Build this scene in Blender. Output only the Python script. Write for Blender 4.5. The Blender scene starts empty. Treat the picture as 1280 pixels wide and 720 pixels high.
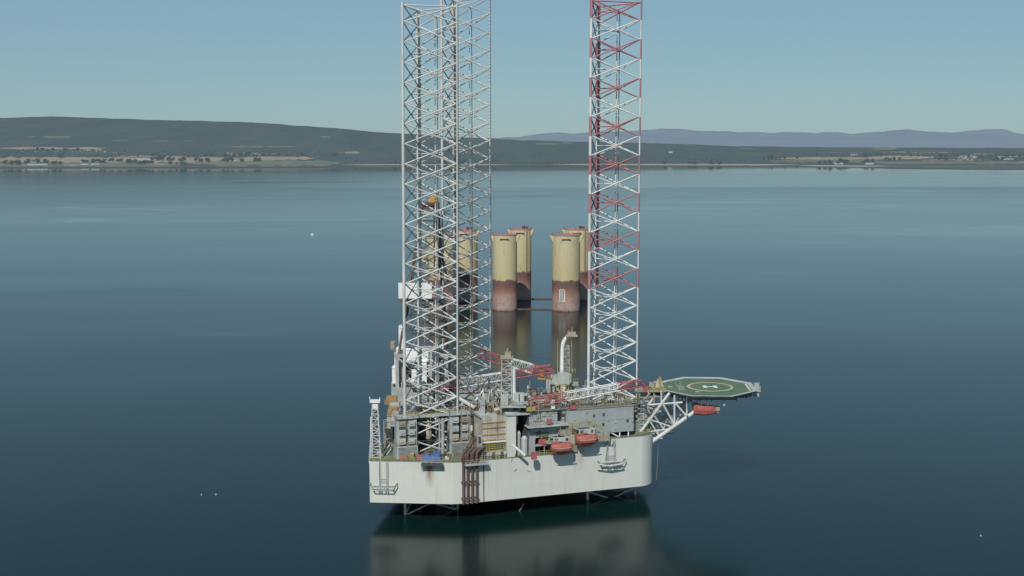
import bpy, math, random
from mathutils import Vector, Matrix, noise
random.seed(7)
R = math.radians
C = bpy.context.scene.collection

# ------------------------------------------------------------------ camera model
H, PITCH, F = 97.0, 6.77, 1500.0          # eye height, downward tilt, focal length in px at 1280 wide
CP, SP = math.cos(R(PITCH)), math.sin(R(PITCH))
def zat(py, Y):                            # height of a point at distance Y seen on row py
    return H - Y * math.tan(R(PITCH) + math.atan((py - 360) / F))
def xat(px, Y, z):
    return (px - 640) / F * (Y * CP + (H - z) * SP)
def at(px, py, Y):
    z = zat(py, Y)
    return Vector((xat(px, Y, z), Y, z))

# ------------------------------------------------------------------ materials
def nodes(name):
    m = bpy.data.materials.new(name); m.use_nodes = True
    nt = m.node_tree
    return m, nt, nt.nodes['Principled BSDF']
def N(nt, t, **kw):
    n = nt.nodes.new(t)
    for k, v in kw.items(): setattr(n, k, v)
    return n
def ramp(nt, src, stops):
    r = N(nt, 'ShaderNodeValToRGB'); e = r.color_ramp.elements
    while len(e) < len(stops): e.new(0.5)
    for i, (p, c) in enumerate(stops):
        e[i].position = p; e[i].color = tuple(c) + (1,) if len(c) == 3 else c
    nt.links.new(src, r.inputs[0]); return r.outputs[0]
def mapped(nt, coord='Object', scale=(1, 1, 1)):
    tc = N(nt, 'ShaderNodeTexCoord'); mp = N(nt, 'ShaderNodeMapping')
    mp.inputs['Scale'].default_value = scale
    nt.links.new(tc.outputs[coord], mp.inputs[0]); return mp.outputs[0]
def noise_tex(nt, vec, scale, detail=4, rough=.55):
    n = N(nt, 'ShaderNodeTexNoise'); n.inputs['Scale'].default_value = scale
    n.inputs['Detail'].default_value = detail; n.inputs['Roughness'].default_value = rough
    nt.links.new(vec, n.inputs['Vector']); return n.outputs['Fac']
def mix(nt, fac, a, b, mode='MIX'):
    m = N(nt, 'ShaderNodeMix', data_type='RGBA', blend_type=mode)
    if isinstance(fac, float): m.inputs[0].default_value = fac
    else: nt.links.new(fac, m.inputs[0])
    for i, v in ((6, a), (7, b)):
        if isinstance(v, (tuple, list)): m.inputs[i].default_value = tuple(v)[:3] + (1,)
        else: nt.links.new(v, m.inputs[i])
    return m.outputs[2]
RUST = (.16, .065, .03)
def paint(name, col, rough=.55, var=.22, sc=.35, rust=0.0, metal=0.0, dirt=(.25, .21, .16)):
    m, nt, b = nodes(name)
    v = mapped(nt)
    f = noise_tex(nt, v, sc)
    lo = tuple(c * (1 - var) for c in col); hi = tuple(min(1, c * (1 + var * .5)) for c in col)
    c = ramp(nt, f, [(.3, lo), (.7, hi)])
    vs = mapped(nt, scale=(1, 1, .12))
    st = noise_tex(nt, vs, .9, 6, .7)
    c = mix(nt, ramp(nt, st, [(.5, (0, 0, 0)), (.85, (.35, .35, .35))]), c, dirt)
    if rust:
        g = noise_tex(nt, vs, .55, 7, .72)
        t = .66 - .22 * rust
        c = mix(nt, ramp(nt, g, [(t, (0, 0, 0)), (t + .14, (.85, .85, .85))]), c, RUST)
    nt.links.new(c, b.inputs['Base Color'])
    b.inputs['Roughness'].default_value = rough; b.inputs['Metallic'].default_value = metal
    b.inputs['Specular IOR Level'].default_value = .3
    return m

def hull_paint():
    m, nt, b = nodes('hull_paint')
    tc = N(nt, 'ShaderNodeNewGeometry'); sp = N(nt, 'ShaderNodeSeparateXYZ')
    nt.links.new(tc.outputs['Position'], sp.inputs[0])
    cb = N(nt, 'ShaderNodeCombineXYZ')
    nt.links.new(sp.outputs[0], cb.inputs[0]); nt.links.new(sp.outputs[2], cb.inputs[1])
    br = N(nt, 'ShaderNodeTexBrick'); nt.links.new(cb.outputs[0], br.inputs['Vector'])
    br.inputs['Color1'].default_value = (.65, .66, .60, 1); br.inputs['Color2'].default_value = (.625, .635, .58, 1)
    br.inputs['Mortar'].default_value = (.57, .595, .55, 1)
    br.inputs['Scale'].default_value = 1; br.inputs['Brick Width'].default_value = 7; br.inputs['Row Height'].default_value = 2.75
    br.inputs['Mortar Size'].default_value = .03
    v = mapped(nt, scale=(1, 1, 1)); f = noise_tex(nt, v, .14, 5)
    c = mix(nt, ramp(nt, f, [(.35, (0, 0, 0)), (.7, (.5, .5, .5))]), br.outputs[0], (.575, .60, .55))
    vs = mapped(nt, scale=(1, 1, .05)); g = noise_tex(nt, vs, .9, 6, .65)
    c = mix(nt, ramp(nt, g, [(.54, (0, 0, 0)), (.75, (.5, .5, .5))]), c, (.45, .43, .34))
    g2 = noise_tex(nt, vs, .42, 7, .7)
    c = mix(nt, ramp(nt, g2, [(.69, (0, 0, 0)), (.78, (.5, .5, .5))]), c, (.28, .17, .09))
    # local weeping rust below the two side platforms and beside the caissons
    def stain(c, x0, w, z0, z1, amt):
        d = N(nt, 'ShaderNodeMath', operation='SUBTRACT'); nt.links.new(sp.outputs[0], d.inputs[0]); d.inputs[1].default_value = x0
        a = N(nt, 'ShaderNodeMath', operation='ABSOLUTE'); nt.links.new(d.outputs[0], a.inputs[0])
        r1 = N(nt, 'ShaderNodeMapRange'); nt.links.new(a.outputs[0], r1.inputs[0])
        r1.inputs[1].default_value = 0; r1.inputs[2].default_value = w; r1.inputs[3].default_value = 1; r1.inputs[4].default_value = 0
        r2 = N(nt, 'ShaderNodeMapRange'); nt.links.new(sp.outputs[2], r2.inputs[0])
        r2.inputs[1].default_value = z0; r2.inputs[2].default_value = z1; r2.inputs[3].default_value = 0; r2.inputs[4].default_value = 1
        n = noise_tex(nt, mapped(nt, scale=(1, 1, .25)), 1.3, 6, .75)
        p = N(nt, 'ShaderNodeMath', operation='MULTIPLY'); nt.links.new(r1.outputs[0], p.inputs[0]); nt.links.new(r2.outputs[0], p.inputs[1])
        q = N(nt, 'ShaderNodeMath', operation='MULTIPLY'); nt.links.new(p.outputs[0], q.inputs[0]); nt.links.new(n, q.inputs[1])
        k = N(nt, 'ShaderNodeMath', operation='MULTIPLY', use_clamp=True); nt.links.new(q.outputs[0], k.inputs[0]); k.inputs[1].default_value = amt
        return mix(nt, k.outputs[0], c, (.24, .155, .085))
    c = stain(c, -21.3, 1.5, 8.6, 14.5, 2.3)
    c = stain(c, -7.35, .28, 3.5, 12, 2.4)
    c = stain(c, 18.3, 1.6, 9.5, 16, .9)
    c = stain(c, 16.8, .5, 8.5, 15, 1.0)
    nt.links.new(c, b.inputs['Base Color']); b.inputs['Roughness'].default_value = .6
    b.inputs['Specular IOR Level'].default_value = .25
    return m

def column_paint():
    m, nt, b = nodes('weathered_column_paint')
    g = N(nt, 'ShaderNodeNewGeometry'); sp = N(nt, 'ShaderNodeSeparateXYZ'); nt.links.new(g.outputs['Position'], sp.inputs[0])
    n1 = noise_tex(nt, mapped(nt, scale=(1, 1, .5)), .35, 7, .7)
    ad = N(nt, 'ShaderNodeMath', operation='MULTIPLY_ADD'); nt.links.new(n1, ad.inputs[0]); ad.inputs[1].default_value = 5.5
    nt.links.new(sp.outputs[2], ad.inputs[2])
    mr = N(nt, 'ShaderNodeMapRange'); nt.links.new(ad.outputs[0], mr.inputs[0]); mr.inputs[1].default_value = 0; mr.inputs[2].default_value = 50
    base = ramp(nt, mr.outputs[0], [(0, (.07, .05, .05)), (.05, (.16, .08, .07)), (.085, (.42, .32, .28)), (.22, (.41, .28, .235)),
                                    (.30, (.27, .13, .105)), (.36, (.15, .085, .08)), (.412, (.15, .09, .085)), (.425, (.53, .45, .26)), (1, (.60, .53, .325))])
    n2 = noise_tex(nt, mapped(nt, scale=(1, 1, .22)), .5, 8, .75)
    c = mix(nt, ramp(nt, n2, [(.52, (0, 0, 0)), (.76, (.65, .65, .65))]), base, (.30, .18, .085))
    hi = N(nt, 'ShaderNodeMapRange'); nt.links.new(sp.outputs[2], hi.inputs[0]); hi.inputs[1].default_value = 14; hi.inputs[2].default_value = 18; hi.inputs[3].default_value = 1; hi.inputs[4].default_value = .12
    n3 = noise_tex(nt, mapped(nt), .30, 8, .78)
    p3 = mix(nt, 1.0, ramp(nt, n3, [(.47, (0, 0, 0)), (.62, (.55, .55, .55))]), hi.outputs[0], 'MULTIPLY')
    c = mix(nt, p3, c, (.21, .10, .085))
    n5 = noise_tex(nt, mapped(nt), .7, 8, .75)
    c = mix(nt, ramp(nt, n5, [(.62, (0, 0, 0)), (.72, (.7, .7, .7))]), c, (.14, .085, .06))
    nt.links.new(c, b.inputs['Base Color']); b.inputs['Roughness'].default_value = .85
    return m

M = {}
M['hull'] = hull_paint()
M['column'] = column_paint()
M['grey'] = paint('grey_paint', (.40, .43, .42), rust=.15)
M['house'] = paint('pale_grey_cladding', (.36, .40, .395), var=.12, rust=.04)
M['lgrey'] = paint('light_grey_paint', (.47, .50, .48), rust=.2)
M['dgrey'] = paint('dark_grey_steel', (.085, .09, .09), rust=.35)
M['white'] = paint('white_paint', (.84, .85, .83), var=.1, rust=.05)
M['leg'] = paint('weathered_white_leg_paint', (.66, .665, .62), var=.2, sc=.12, rust=.3)
M['legold'] = paint('weathered_grey_leg_paint', (.64, .63, .58), var=.2, sc=.12, rust=.3)
M['legw'] = paint('fresh_white_leg_paint', (.72, .74, .71), var=.1, rust=.12)
M['legr'] = paint('faded_red_leg_paint', (.47, .215, .225), var=.2, rust=.1)
M['red'] = paint('red_boom_paint', (.42, .125, .14), var=.25)
M['boat'] = paint('orange_red_fibreglass', (.45, .14, .115), rough=.5, var=.25, sc=1.1, dirt=(.42, .2, .15))
M['boatpink'] = paint('faded_red_fibreglass', (.46, .14, .13), rough=.5, var=.25, sc=1.1, dirt=(.45, .25, .2))
M['cream'] = paint('cream_paint', (.55, .52, .43), rust=.6)
M['beige'] = paint('beige_paint', (.36, .335, .26), rust=.4)
M['yellow'] = paint('yellow_rail_paint', (.43, .37, .12), rust=.2)
M['ochre'] = paint('ochre_paint', (.52, .33, .09), rust=.4)
M['orange'] = paint('orange_brown_paint', (.40, .24, .10), rust=.3)
M['rust'] = paint('rusty_brown_steel', (.15, .10, .085), rust=.2, rough=.8)
M['derrick'] = paint('brown_derrick_steel', (.155, .135, .125), rust=.35, rough=.8)
M['maroon'] = paint('maroon_steel', (.14, .06, .055), rust=.3)
M['green'] = paint('green_deck_paint', (.17, .205, .15), var=.25, rust=.4, sc=.2)
M['heli'] = paint('green_helideck_paint', (.125, .19, .105), var=.18, sc=.25, dirt=(.17, .22, .12))
M['marking'] = paint('white_deck_marking', (.72, .71, .62), var=.15)
M['pinkline'] = paint('pale_ring_marking', (.60, .50, .40), var=.15)
M['blue'] = paint('blue_tarpaulin', (.085, .16, .36), var=.35, sc=1.2, dirt=(.2, .25, .36))
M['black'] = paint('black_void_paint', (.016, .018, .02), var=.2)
M['window'] = paint('dark_window_glass', (.02, .025, .03), rough=.15)
M['rope'] = paint('pale_rope', (.35, .34, .3))
M['navy'] = paint('shaded_underside_paint', (.12, .135, .14), var=.2, rust=.2)  # darkened grey: shade put into the colour of undersides and recess walls
M['roofdirty'] = paint('dirty_roof_paint', (.30, .30, .25), rust=.5, sc=.25)

# ------------------------------------------------------------------ mesh building
class MB:
    def __init__(s): s.v = []; s.f = []; s.mi = []; s.cur = 0
    def m(s, i): s.cur = i; return s
    def add(s, vs, fs):
        o = len(s.v); s.v += [tuple(p) for p in vs]
        for f in fs: s.f.append([o + i for i in f]); s.mi.append(s.cur)
    def box(s, c, d, rz=0.0):
        x, y, z = (k / 2 for k in d); ca, sa = math.cos(rz), math.sin(rz); vs = []
        for k in (-z, z):
            for i, j in ((-x, -y), (x, -y), (x, y), (-x, y)):
                vs.append((c[0] + i * ca - j * sa, c[1] + i * sa + j * ca, c[2] + k))
        s.add(vs, [(3, 2, 1, 0), (4, 5, 6, 7), (0, 1, 5, 4), (1, 2, 6, 5), (2, 3, 7, 6), (3, 0, 4, 7)]); return s
    def tube(s, p, q, r, n=6, r2=None, caps=True):
        p, q = Vector(p), Vector(q); r2 = r if r2 is None else r2
        d = q - p
        if d.length < 1e-6: return s
        d.normalize(); u = d.cross(Vector((0, 0, 1)))
        if u.length < .01: u = Vector((1, 0, 0))
        u.normalize(); w = d.cross(u); vs = []
        for P, rr in ((p, r), (q, r2)):
            for i in range(n):
                a = 2 * math.pi * i / n; vs.append(P + (u * math.cos(a) + w * math.sin(a)) * rr)
        fs = [(i, (i + 1) % n, n + (i + 1) % n, n + i) for i in range(n)]
        if caps: fs += [tuple(range(n))[::-1], tuple(range(n, 2 * n))]
        s.add(vs, fs); return s
    def path(s, pts, r, n=6):
        for a, b in zip(pts[:-1], pts[1:]): s.tube(a, b, r, n)
        return s
    def lathe(s, c, prof, n=24, cap=True):
        vs = []; k = len(prof)
        for r, z in prof:
            for i in range(n):
                a = 2 * math.pi * i / n; vs.append((c[0] + r * math.cos(a), c[1] + r * math.sin(a), c[2] + z))
        fs = []
        for j in range(k - 1):
            for i in range(n): fs.append((j * n + i, j * n + (i + 1) % n, (j + 1) * n + (i + 1) % n, (j + 1) * n + i))
        if cap: fs += [tuple(range(n))[::-1], tuple(range((k - 1) * n, k * n))]
        s.add(vs, fs); return s
    def prism(s, poly, z0, z1):
        n = len(poly); vs = [(p[0], p[1], z0) for p in poly] + [(p[0], p[1], z1) for p in poly]
        fs = [(i, (i + 1) % n, n + (i + 1) % n, n + i) for i in range(n)] + [tuple(range(n))[::-1], tuple(range(n, 2 * n))]
        s.add(vs, fs); return s
    def build(s, name, mats, parent=None, org=None, smooth=False, label=None):
        me = bpy.data.meshes.new(name)
        o0 = Vector(org) if org is not None else (Vector(parent['_o']) if parent and '_o' in parent else Vector((0, 0, 0)))
        me.from_pydata([tuple(Vector(p) - o0) for p in s.v], [], s.f)
        for m in (mats if isinstance(mats, (list, tuple)) else [mats]): me.materials.append(M[m] if isinstance(m, str) else m)
        me.polygons.foreach_set('material_index', s.mi)
        if smooth: me.polygons.foreach_set('use_smooth', [True] * len(me.polygons))
        me.update()
        o = bpy.data.objects.new(name, me); C.objects.link(o)
        if parent:
            o.parent = parent; o['_o'] = tuple(o0)
        else:
            o.location = o0; o['_o'] = tuple(o0)
        if label: o['label'] = label
        return o
def tag(o, label=None, cat=None, group=None, kind=None):
    for k, v in (('label', label), ('category', cat), ('group', group), ('kind', kind)):
        if v: o[k] = v
    return o
def empty(name, loc, label, cat, group=None):
    o = bpy.data.objects.new(name, None); C.objects.link(o); o.location = loc; o['_o'] = tuple(loc); o.empty_display_size = .5
    return tag(o, label, cat, group)
def copy_tree(o, parent=None):
    c = o.copy(); C.objects.link(c)
    if parent: c.parent = parent
    for ch in [x for x in bpy.data.objects if x.parent == o]: copy_tree(ch, c)
    return c

# ================================================================== JACK-UP RIG
ZB, ZD, ZF = 4.7, 15.7, 18.6               # hull bottom, main deck, raised bow deck
rig = empty('jackup_rig', (0, 330, 0), 'large pale grey three-legged jack-up drilling rig standing on tall lattice legs in calm water', 'drilling rig')

P0 = (-37.0, 303.8); P1a = (-15.3, 302.2); P1b = (-12.2, 302.8); P2 = (33.6, 318.2)
bow = []
for i in range(1, 9):
    a = R(-70 + i * 9); bow.append((32.4 + 6.4 * math.cos(a), 324.4 + 6.4 * math.sin(a)))
outline = [P0, P1a, P1b, P2] + bow + [(38.8, 340), (37, 346), (-6, 368), (-29.5, 366)]
def hullY(X): return P1b[1] + (X - P1b[0]) * (P2[1] - P1b[1]) / (P2[0] - P1b[0])
SA = math.atan2(P2[1] - P1b[1], P2[0] - P1b[0])      # heading of the long side
ST = Vector((math.cos(SA), math.sin(SA), 0)); SN = Vector((math.sin(SA), -math.cos(SA), 0))

hb = MB(); n = len(outline)
vs = [(x, y, ZB) for x, y in outline] + [(x, y, ZD) for x, y in outline]
hb.add(vs, [(i, (i + 1) % n, n + (i + 1) % n, n + i) for i in range(n)])
hb.m(1).add([(x, y, ZB) for x, y in outline], [tuple(range(n))[::-1]])
hb.m(0)
hull = hb.build('hull', ['hull', 'navy'], rig)
dk = MB(); dk.add([(x, y, ZD) for x, y in outline], [tuple(range(n))]); dk.build('main_deck', 'green', hull)
# raised bow: its side plating continues flush above the main shell, 3 mm proud nowhere because it butts on top
xs = 16.6
fo = [(xs, hullY(xs))] + [P2] + bow + [(38.8, 340), (37, 346), (xs, 356)]
fb = MB(); k = len(fo)
fv = [(x, y, ZD) for x, y in fo] + [(x, y, ZF) for x, y in fo]
fb.add(fv, [(i, (i + 1) % k, k + (i + 1) % k, k + i) for i in range(k)])
fb.m(1).add([(x, y, ZF) for x, y in fo], [tuple(range(k))])
fb.build('raised_bow', ['hull', 'green'], hull)
# deck-edge coaming
cb = MB()
edge = [P0, P1a, P1b, (16.4, hullY(16.4))]
for a, b in zip(edge[:-1], edge[1:]): cb.tube((a[0], a[1] + .1, ZD + .05), (b[0], b[1] + .1, ZD + .05), .16, 5)
cb.tube((P0[0] + .1, P0[1], ZD + .05), (-29.4, 366, ZD + .05), .16, 5)
cb.build('deck_coaming', 'green', hull)

# ---- handrails
def rail(pts, h=1.15, step=1.6, name='handrail', mat='yellow', parent=None, r=.055):
    b = MB()
    for a, c in zip(pts[:-1], pts[1:]):
        a, c = Vector(a), Vector(c); L = (c - a).length; k = max(1, int(L / step))
        for i in range(k + 1):
            p = a.lerp(c, i / k); b.tube(p, p + Vector((0, 0, h)), r, 4)
        for hh in (h, h * .55): b.tube(a + Vector((0, 0, hh)), c + Vector((0, 0, hh)), r, 4)
    return b.build(name, mat, parent or rig)
def e3(p, z, off=.35): return (p[0], p[1] + off, z)
rail([e3(P0, ZD), e3(P1a, ZD), e3(P1b, ZD), (-2, hullY(-2) + .35, ZD)])
rail([(3.5, hullY(3.5) + .35, ZD), (11, hullY(11) + .35, ZD)])
rail([(33.5, 318.6, ZF), (36.8, 320.3, ZF), (38.4, 324.5, ZF), (38.5, 339, ZF)])
rail([(P0[0] + .3, P0[1] + 1, ZD), (-29.2, 364, ZD)], mat='beige')

# ---- legs
BAY, SIDE, TH = 5.13, 14.4, R(18.4)
def make_leg(ax, ay, znode, ztop, mats, bands, label, dx=0.0):
    """three toothed chords with crossed bracing; bands: nothing or the number of red bays from the top"""
    A = Vector((ax, ay, 0)); B = A + SIDE * Vector((math.cos(TH), math.sin(TH), 0)); Cc = A + SIDE * Vector((math.cos(TH + R(60)), math.sin(TH + R(60)), 0))
    cen = (A + B + Cc) / 3
    zs = []; z = znode
    while z > -BAY - 3.5: zs.append(z); z -= BAY
    zs = [ztop] + zs
    def lean(p): return Vector((p[0] + dx * (p[2] - 66) / 66, p[1], p[2]))
    def col(i): return (1 if (bands and i % 2 == 0 and i <= 14) else 0)
    br = MB()
    faces = ((A, B), (B, Cc), (Cc, A))
    for i in range(len(zs) - 1):
        z1, z0 = zs[i], zs[i + 1]; br.m(col(i)); mids = []
        for p, q in faces:
            d = (q - p).normalized() * .45
            pa, qa = p + d, q - d
            if i > 0 or bands:
                br.tube(lean((pa.x, pa.y, z0)), lean((qa.x, qa.y, z1)), .185, 6)
                br.tube(lean((pa.x, pa.y, z1)), lean((qa.x, qa.y, z0)), .185, 6)
            else:
                br.tube(lean((pa.x, pa.y, z0)), lean((qa.x, qa.y, z1)), .185, 6)
                br.tube(lean((pa.x, pa.y, z1 - .3)), lean((qa.x, qa.y, z0)), .185, 6)
            mids.append(Vector(((p.x + q.x) / 2, (p.y + q.y) / 2, (z0 + z1) / 2)))
            if i == 0: br.tube(lean((pa.x, pa.y, z1 - .2)), lean((qa.x, qa.y, z1 - .2)), .2, 6)
        for j in range(3): br.tube(lean(mids[j]), lean(mids[(j + 1) % 3]), .12, 5)
    leg = br.build('leg', mats, rig, label=label)
    for P in (A, B, Cc):
        ch = MB(); twin = P is B; teeth = P is Cc or (twin and not dx and not bands); out = (P - cen).normalized(); side = out.cross(Vector((0, 0, 1)))
        for i in range(len(zs) - 1):
            ch.m(col(i)); z1, z0 = zs[i] + (.5 if i == 0 else 0), zs[i + 1]
            if twin:
                for q in (-.3, .3): ch.tube(lean((P.x + out.y * -q, P.y + out.x * q, z0)), lean((P.x + out.y * -q, P.y + out.x * q, z1)), .2, 8, caps=(i == 0))
            else: ch.tube(lean((P.x, P.y, z0)), lean((P.x, P.y, z1)), .38, 10, caps=(i == 0))
            ang = math.atan2(side.y, side.x)
            c = lean((P.x, P.y, (z0 + z1) / 2)); ch.box(c, (1.06 if teeth else .7, .14, z1 - z0 - .004), ang)
        zz = zs[0]
        while zz > -3 and teeth:
            i = 0
            while i < len(zs) - 2 and zz < zs[i + 1]: i += 1
            ch.m(col(i))
            for s in (-1, 1):
                c = lean((P.x + side.x * .6 * s, P.y + side.y * .6 * s, zz)); ch.box(c, (.26, .2, .42), ang)
            zz -= .95
        ch.build('chord', mats, leg)
    pr = MB(); m0 = (B + Cc) / 2 - (cen - A).normalized() * -.0; inn = (cen - m0).normalized()
    for s in (-.42, .42):
        for i in range(len(zs) - 1):
            pr.m(col(i)); p = m0 + inn * .5 + (B - Cc).normalized() * s
            pr.tube(lean((p.x, p.y, zs[i + 1])), lean((p.x, p.y, zs[i] - (2.2 if i == 0 else 0))), .15, 6, caps=False)
    pr.build('jetting_pipe', mats, leg)
    return A, B, Cc
LEG1 = make_leg(-27.95, 308.5, 128.2, 132.4, ['leg', 'legr'], 0, 'nearest pale leg at the stern of the rig', .3)
LEG2 = make_leg(-20.0, 346.0, 134.3, 139.3, ['legold', 'legr'], 0, 'far stained grey leg at the stern of the rig')
LEG3 = make_leg(20.85, 322.0, 130.3, 135.0, ['legw', 'legr'], 15, 'bow leg painted in red and white bands')

# ---- jack houses: gearbox stacks round every chord
def jack_house(P, cen, zb, ztop, mat='lgrey', out=None):
    out = out or (P - cen).normalized(); side = Vector((-out.y, out.x, 0)); ang = math.atan2(side.y, side.x)
    b = MB(); base = P + out * -.2
    b.box((base.x, base.y, (zb + zb + 3.2) / 2), (5.6, 4.2, 3.2), ang)
    for s in (-1, 1):
        p = P + side * 2.35 * s
        b.box((p.x, p.y, (zb + 3.2 + ztop) / 2), (.7, 2.6, ztop - zb - 3.2), ang)
    b.box((P.x, P.y, ztop + .2), (5.8, 3.6, .4), ang)
    jh = b.build('jack_house', mat, rig)
    k = 3; hh = (ztop - zb - 3.6) / k
    for s in (-1, 1):
        for i in range(k):
            p = P + side * 1.25 * s + out * 1.0; z = zb + 3.4 + hh * (i + .5)
            g = MB(); g.box((p.x, p.y, z), (1.7, 2.0, hh * .6), ang); q = p + out * 1.05
            g.box((q.x, q.y, z + hh * .1), (1.1, .3, hh * .3), ang); g.box((q.x + side.x * .5, q.y + side.y * .5, z - hh * .18), (.35, .4, .35), ang)
            g.tube((p.x - side.x * .8, p.y - side.y * .8, z + hh * .42), (p.x + side.x * .8, p.y + side.y * .8, z + hh * .42), .12, 5)
            g.build('jacking_gearbox', random.choice(['lgrey', 'lgrey', 'cream', 'beige']), jh)
        p = P + side * .1 + out * 2.2
    lv = MB()
    for i in range(9): q = P + out * 1.5; lv.box((q.x, q.y, zb + .35 + i * .33), (5.0, 1.3, .08), ang)
    lv.build('louvre', 'lgrey', jh)
    c1 = [P + side * a + out * o for a, o in ((-3, -1.5), (-3, 2.1), (3, 2.1), (3, -1.5), (-3, -1.5))]
    for z in (zb + 3.25, ztop + .4): rail([(p.x, p.y, z) for p in c1], 1.05, 1.3, parent=jh, mat='beige')
    return jh
for L, zb, zt in ((LEG1, ZD, 26.2), (LEG2, ZD, 26.2), (LEG3, ZF, 26.6)):
    cen = (L[0] + L[1] + L[2]) / 3
    fn = Vector((math.sin(TH), -math.cos(TH), 0))
    for k_, P in enumerate(L): jack_house(P, cen, zb, zt, out=fn if k_ < 2 else None)
    fr = MB()
    for p, q in ((L[0], L[1]), (L[1], L[2]), (L[2], L[0])):
        d = (q - p).normalized() * 2.4; nn = ((p + q) / 2 - cen).normalized()
        for z in (zt + .15,):
            a = p + d; c = q - d; mid = (a + c) / 2 + nn * .4
            fr.box((mid.x, mid.y, z), ((c - a).length, 1.5, .55), math.atan2((c - a).y, (c - a).x))
    g = fr.build('upper_guide_frame', 'lgrey', rig)
    p, q = L[0], L[1]; nn = ((p + q) / 2 - cen).normalized() * 1.1
    rail([tuple(p + nn + Vector((0, 0, zt + .4))), tuple(q + nn + Vector((0, 0, zt + .4)))], 1.0, 1.3, parent=g)

# black sheet added for the shadow between the stern jack houses, pipework hanging inside the leg well
wl = MB(); wl.box((-19.0, 321.0, 20.6), (13.5, .5, 9.7), TH); wl.build('leg_well_shade_sheet', 'black', rig)
vp = MB(); p = at(553.5, 523, 307.5); q = at(553.5, 567, 307.5); vp.tube(p, q, .42, 10); p = at(549.5, 523, 308.2); q = at(549.5, 567, 308.2); vp.tube(p, q, .2, 8)
vp.build('raw_water_pipe', 'grey', rig)

# ---- lattice helpers
def lattice(b, p, q, w0, w1, nb, rc, rb, up=(0, 0, 1), hgt=None, colour=None):
    """four-chord lattice beam from p to q; colour(t) gives a slot"""
    p, q = Vector(p), Vector(q); d = (q - p).normalized(); u = d.cross(Vector(up))
    if u.length < .01: u = Vector((1, 0, 0))
    u.normalize(); v = u.cross(d); rings = []
    for i in range(nb + 1):
        t = i / nb; w = (w0 + (w1 - w0) * t) / 2; h = w if hgt is None else hgt / 2
        c = p.lerp(q, t); rings.append([c + u * w * a + v * h * e for a, e in ((-1, -1), (1, -1), (1, 1), (-1, 1))])
    for i in range(nb):
        if colour: b.m(colour((i + .5) / nb))
        for j in range(4):
            b.tube(rings[i][j], rings[i + 1][j], rc, 5)
            k = (j + 1) % 4
            if i % 2 == 0: b.tube(rings[i][j], rings[i + 1][k], rb, 4)
            else: b.tube(rings[i][k], rings[i + 1][j], rb, 4)
            b.tube(rings[i][j], rings[i][k], rb, 4)
    for j in range(4): b.tube(rings[-1][j], rings[-1][(j + 1) % 4], rb, 4)
    return b

# ---- lattice mast on the stern corner
ms = MB(); mb0 = at(469.5, 577, 306.5); mt = at(469, 503, 306.5)
lattice(ms, mb0, mt, 3.0, 1.3, 11, .14, .085, up=(0, 1, 0))
mast = ms.build('lattice_mast', 'leg', rig, label='short white lattice mast on the stern corner of the hull')
tp = MB(); tp.box((mt.x, mt.y, mt.z + .35), (2.6, 2.2, .5)); tp.tube((mt.x, mt.y, mt.z - 2), (mt.x, mt.y, mt.z), .35, 6)
tp.box((mt.x, mt.y, mt.z - .9), (1.6, 1.4, 1.6)); tp.tube((mt.x - 1.3, mt.y, mt.z + .6), (mt.x - 1.5, mt.y, mt.z + 1.5), .12, 5); tp.tube((mt.x + 1.2, mt.y, mt.z + .6), (mt.x + 1.2, mt.y, mt.z + 1.3), .1, 5)
tp.build('mast_head', 'white', mast)
po = MB(); po.tube(at(463.4, 577, 305.5), at(463.6, 521, 305.5), .17, 6); po.tube(at(465.5, 577, 305.5), at(465.6, 530, 305.5), .1, 6)
for y in range(525, 577, 8): po.tube(at(463.5, y, 305.5), at(466.8, y, 306), .06, 4)
po.build('ladder_pole', 'white', mast)
st = MB(); st.tube(at(474, 575, 308), at(487, 556, 312), .12, 5); st.tube(at(477, 577, 308), at(489, 561, 312), .12, 5); st.tube(at(474, 552, 308), at(487, 548, 312), .1, 5); st.tube(at(479, 553, 308), at(479, 576, 308), .1, 5)
st.build('mast_stay', 'leg', mast)

# ---- anchor racks on the shell
def anchor_rack(cx, cy, z, ang, w, zt):
    t = Vector((math.cos(ang), math.sin(ang), 0)); nn = Vector((math.sin(ang), -math.cos(ang), 0)); o = Vector((cx, cy, z)); b = MB()
    def pt(a, out, dz): return o + t * a + nn * out + Vector((0, 0, dz))
    for out in (.15, 1.3):
        b.path([pt(-w / 2, out, 1.2), pt(-w * .36, out, -.6), pt(w * .36, out, -.6), pt(w / 2, out, 1.2)], .14)
        b.path([pt(-w * .42, out, .3), pt(w * .42, out, .3)], .11)
    for a, dz in ((-w / 2, 1.2), (-w * .36, -.6), (w * .36, -.6), (w / 2, 1.2), (-w * .14, .3), (w * .14, .3), (-w * .14, -.6), (w * .14, -.6)):
        b.path([pt(a, 0, dz), pt(a, 1.3, dz)], .11)
    for a in (-w * .1, -w * .2, w * .14, w * .05): b.path([pt(a, 1.3, -.6), pt(a, 1.3, .3)], .16)
    rk = b.build('anchor_rack', 'grey', rig)
    l = MB()
    for a in (-w * .16, w * .12):
        l.path([pt(a, .25, .3), pt(a, .25, zt - z)], .09); l.path([pt(a + .35, .25, .3), pt(a + .35, .25, zt - z)], .05)
    for i in range(3): l.path([pt(-w * .16, .3, 1.3 + i * .5), pt(w * .12, .3, 1.3 + i * .5)], .05)
    l.build('rack_ladder', 'grey', rk)
anchor_rack(-33.3, 303.5, 8.9, math.atan2(P1a[1] - P0[1], P1a[0] - P0[0]), 7.0, ZD)
anchor_rack(26.6, hullY(26.6), 11.8, SA, 7.8, ZF)
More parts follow.
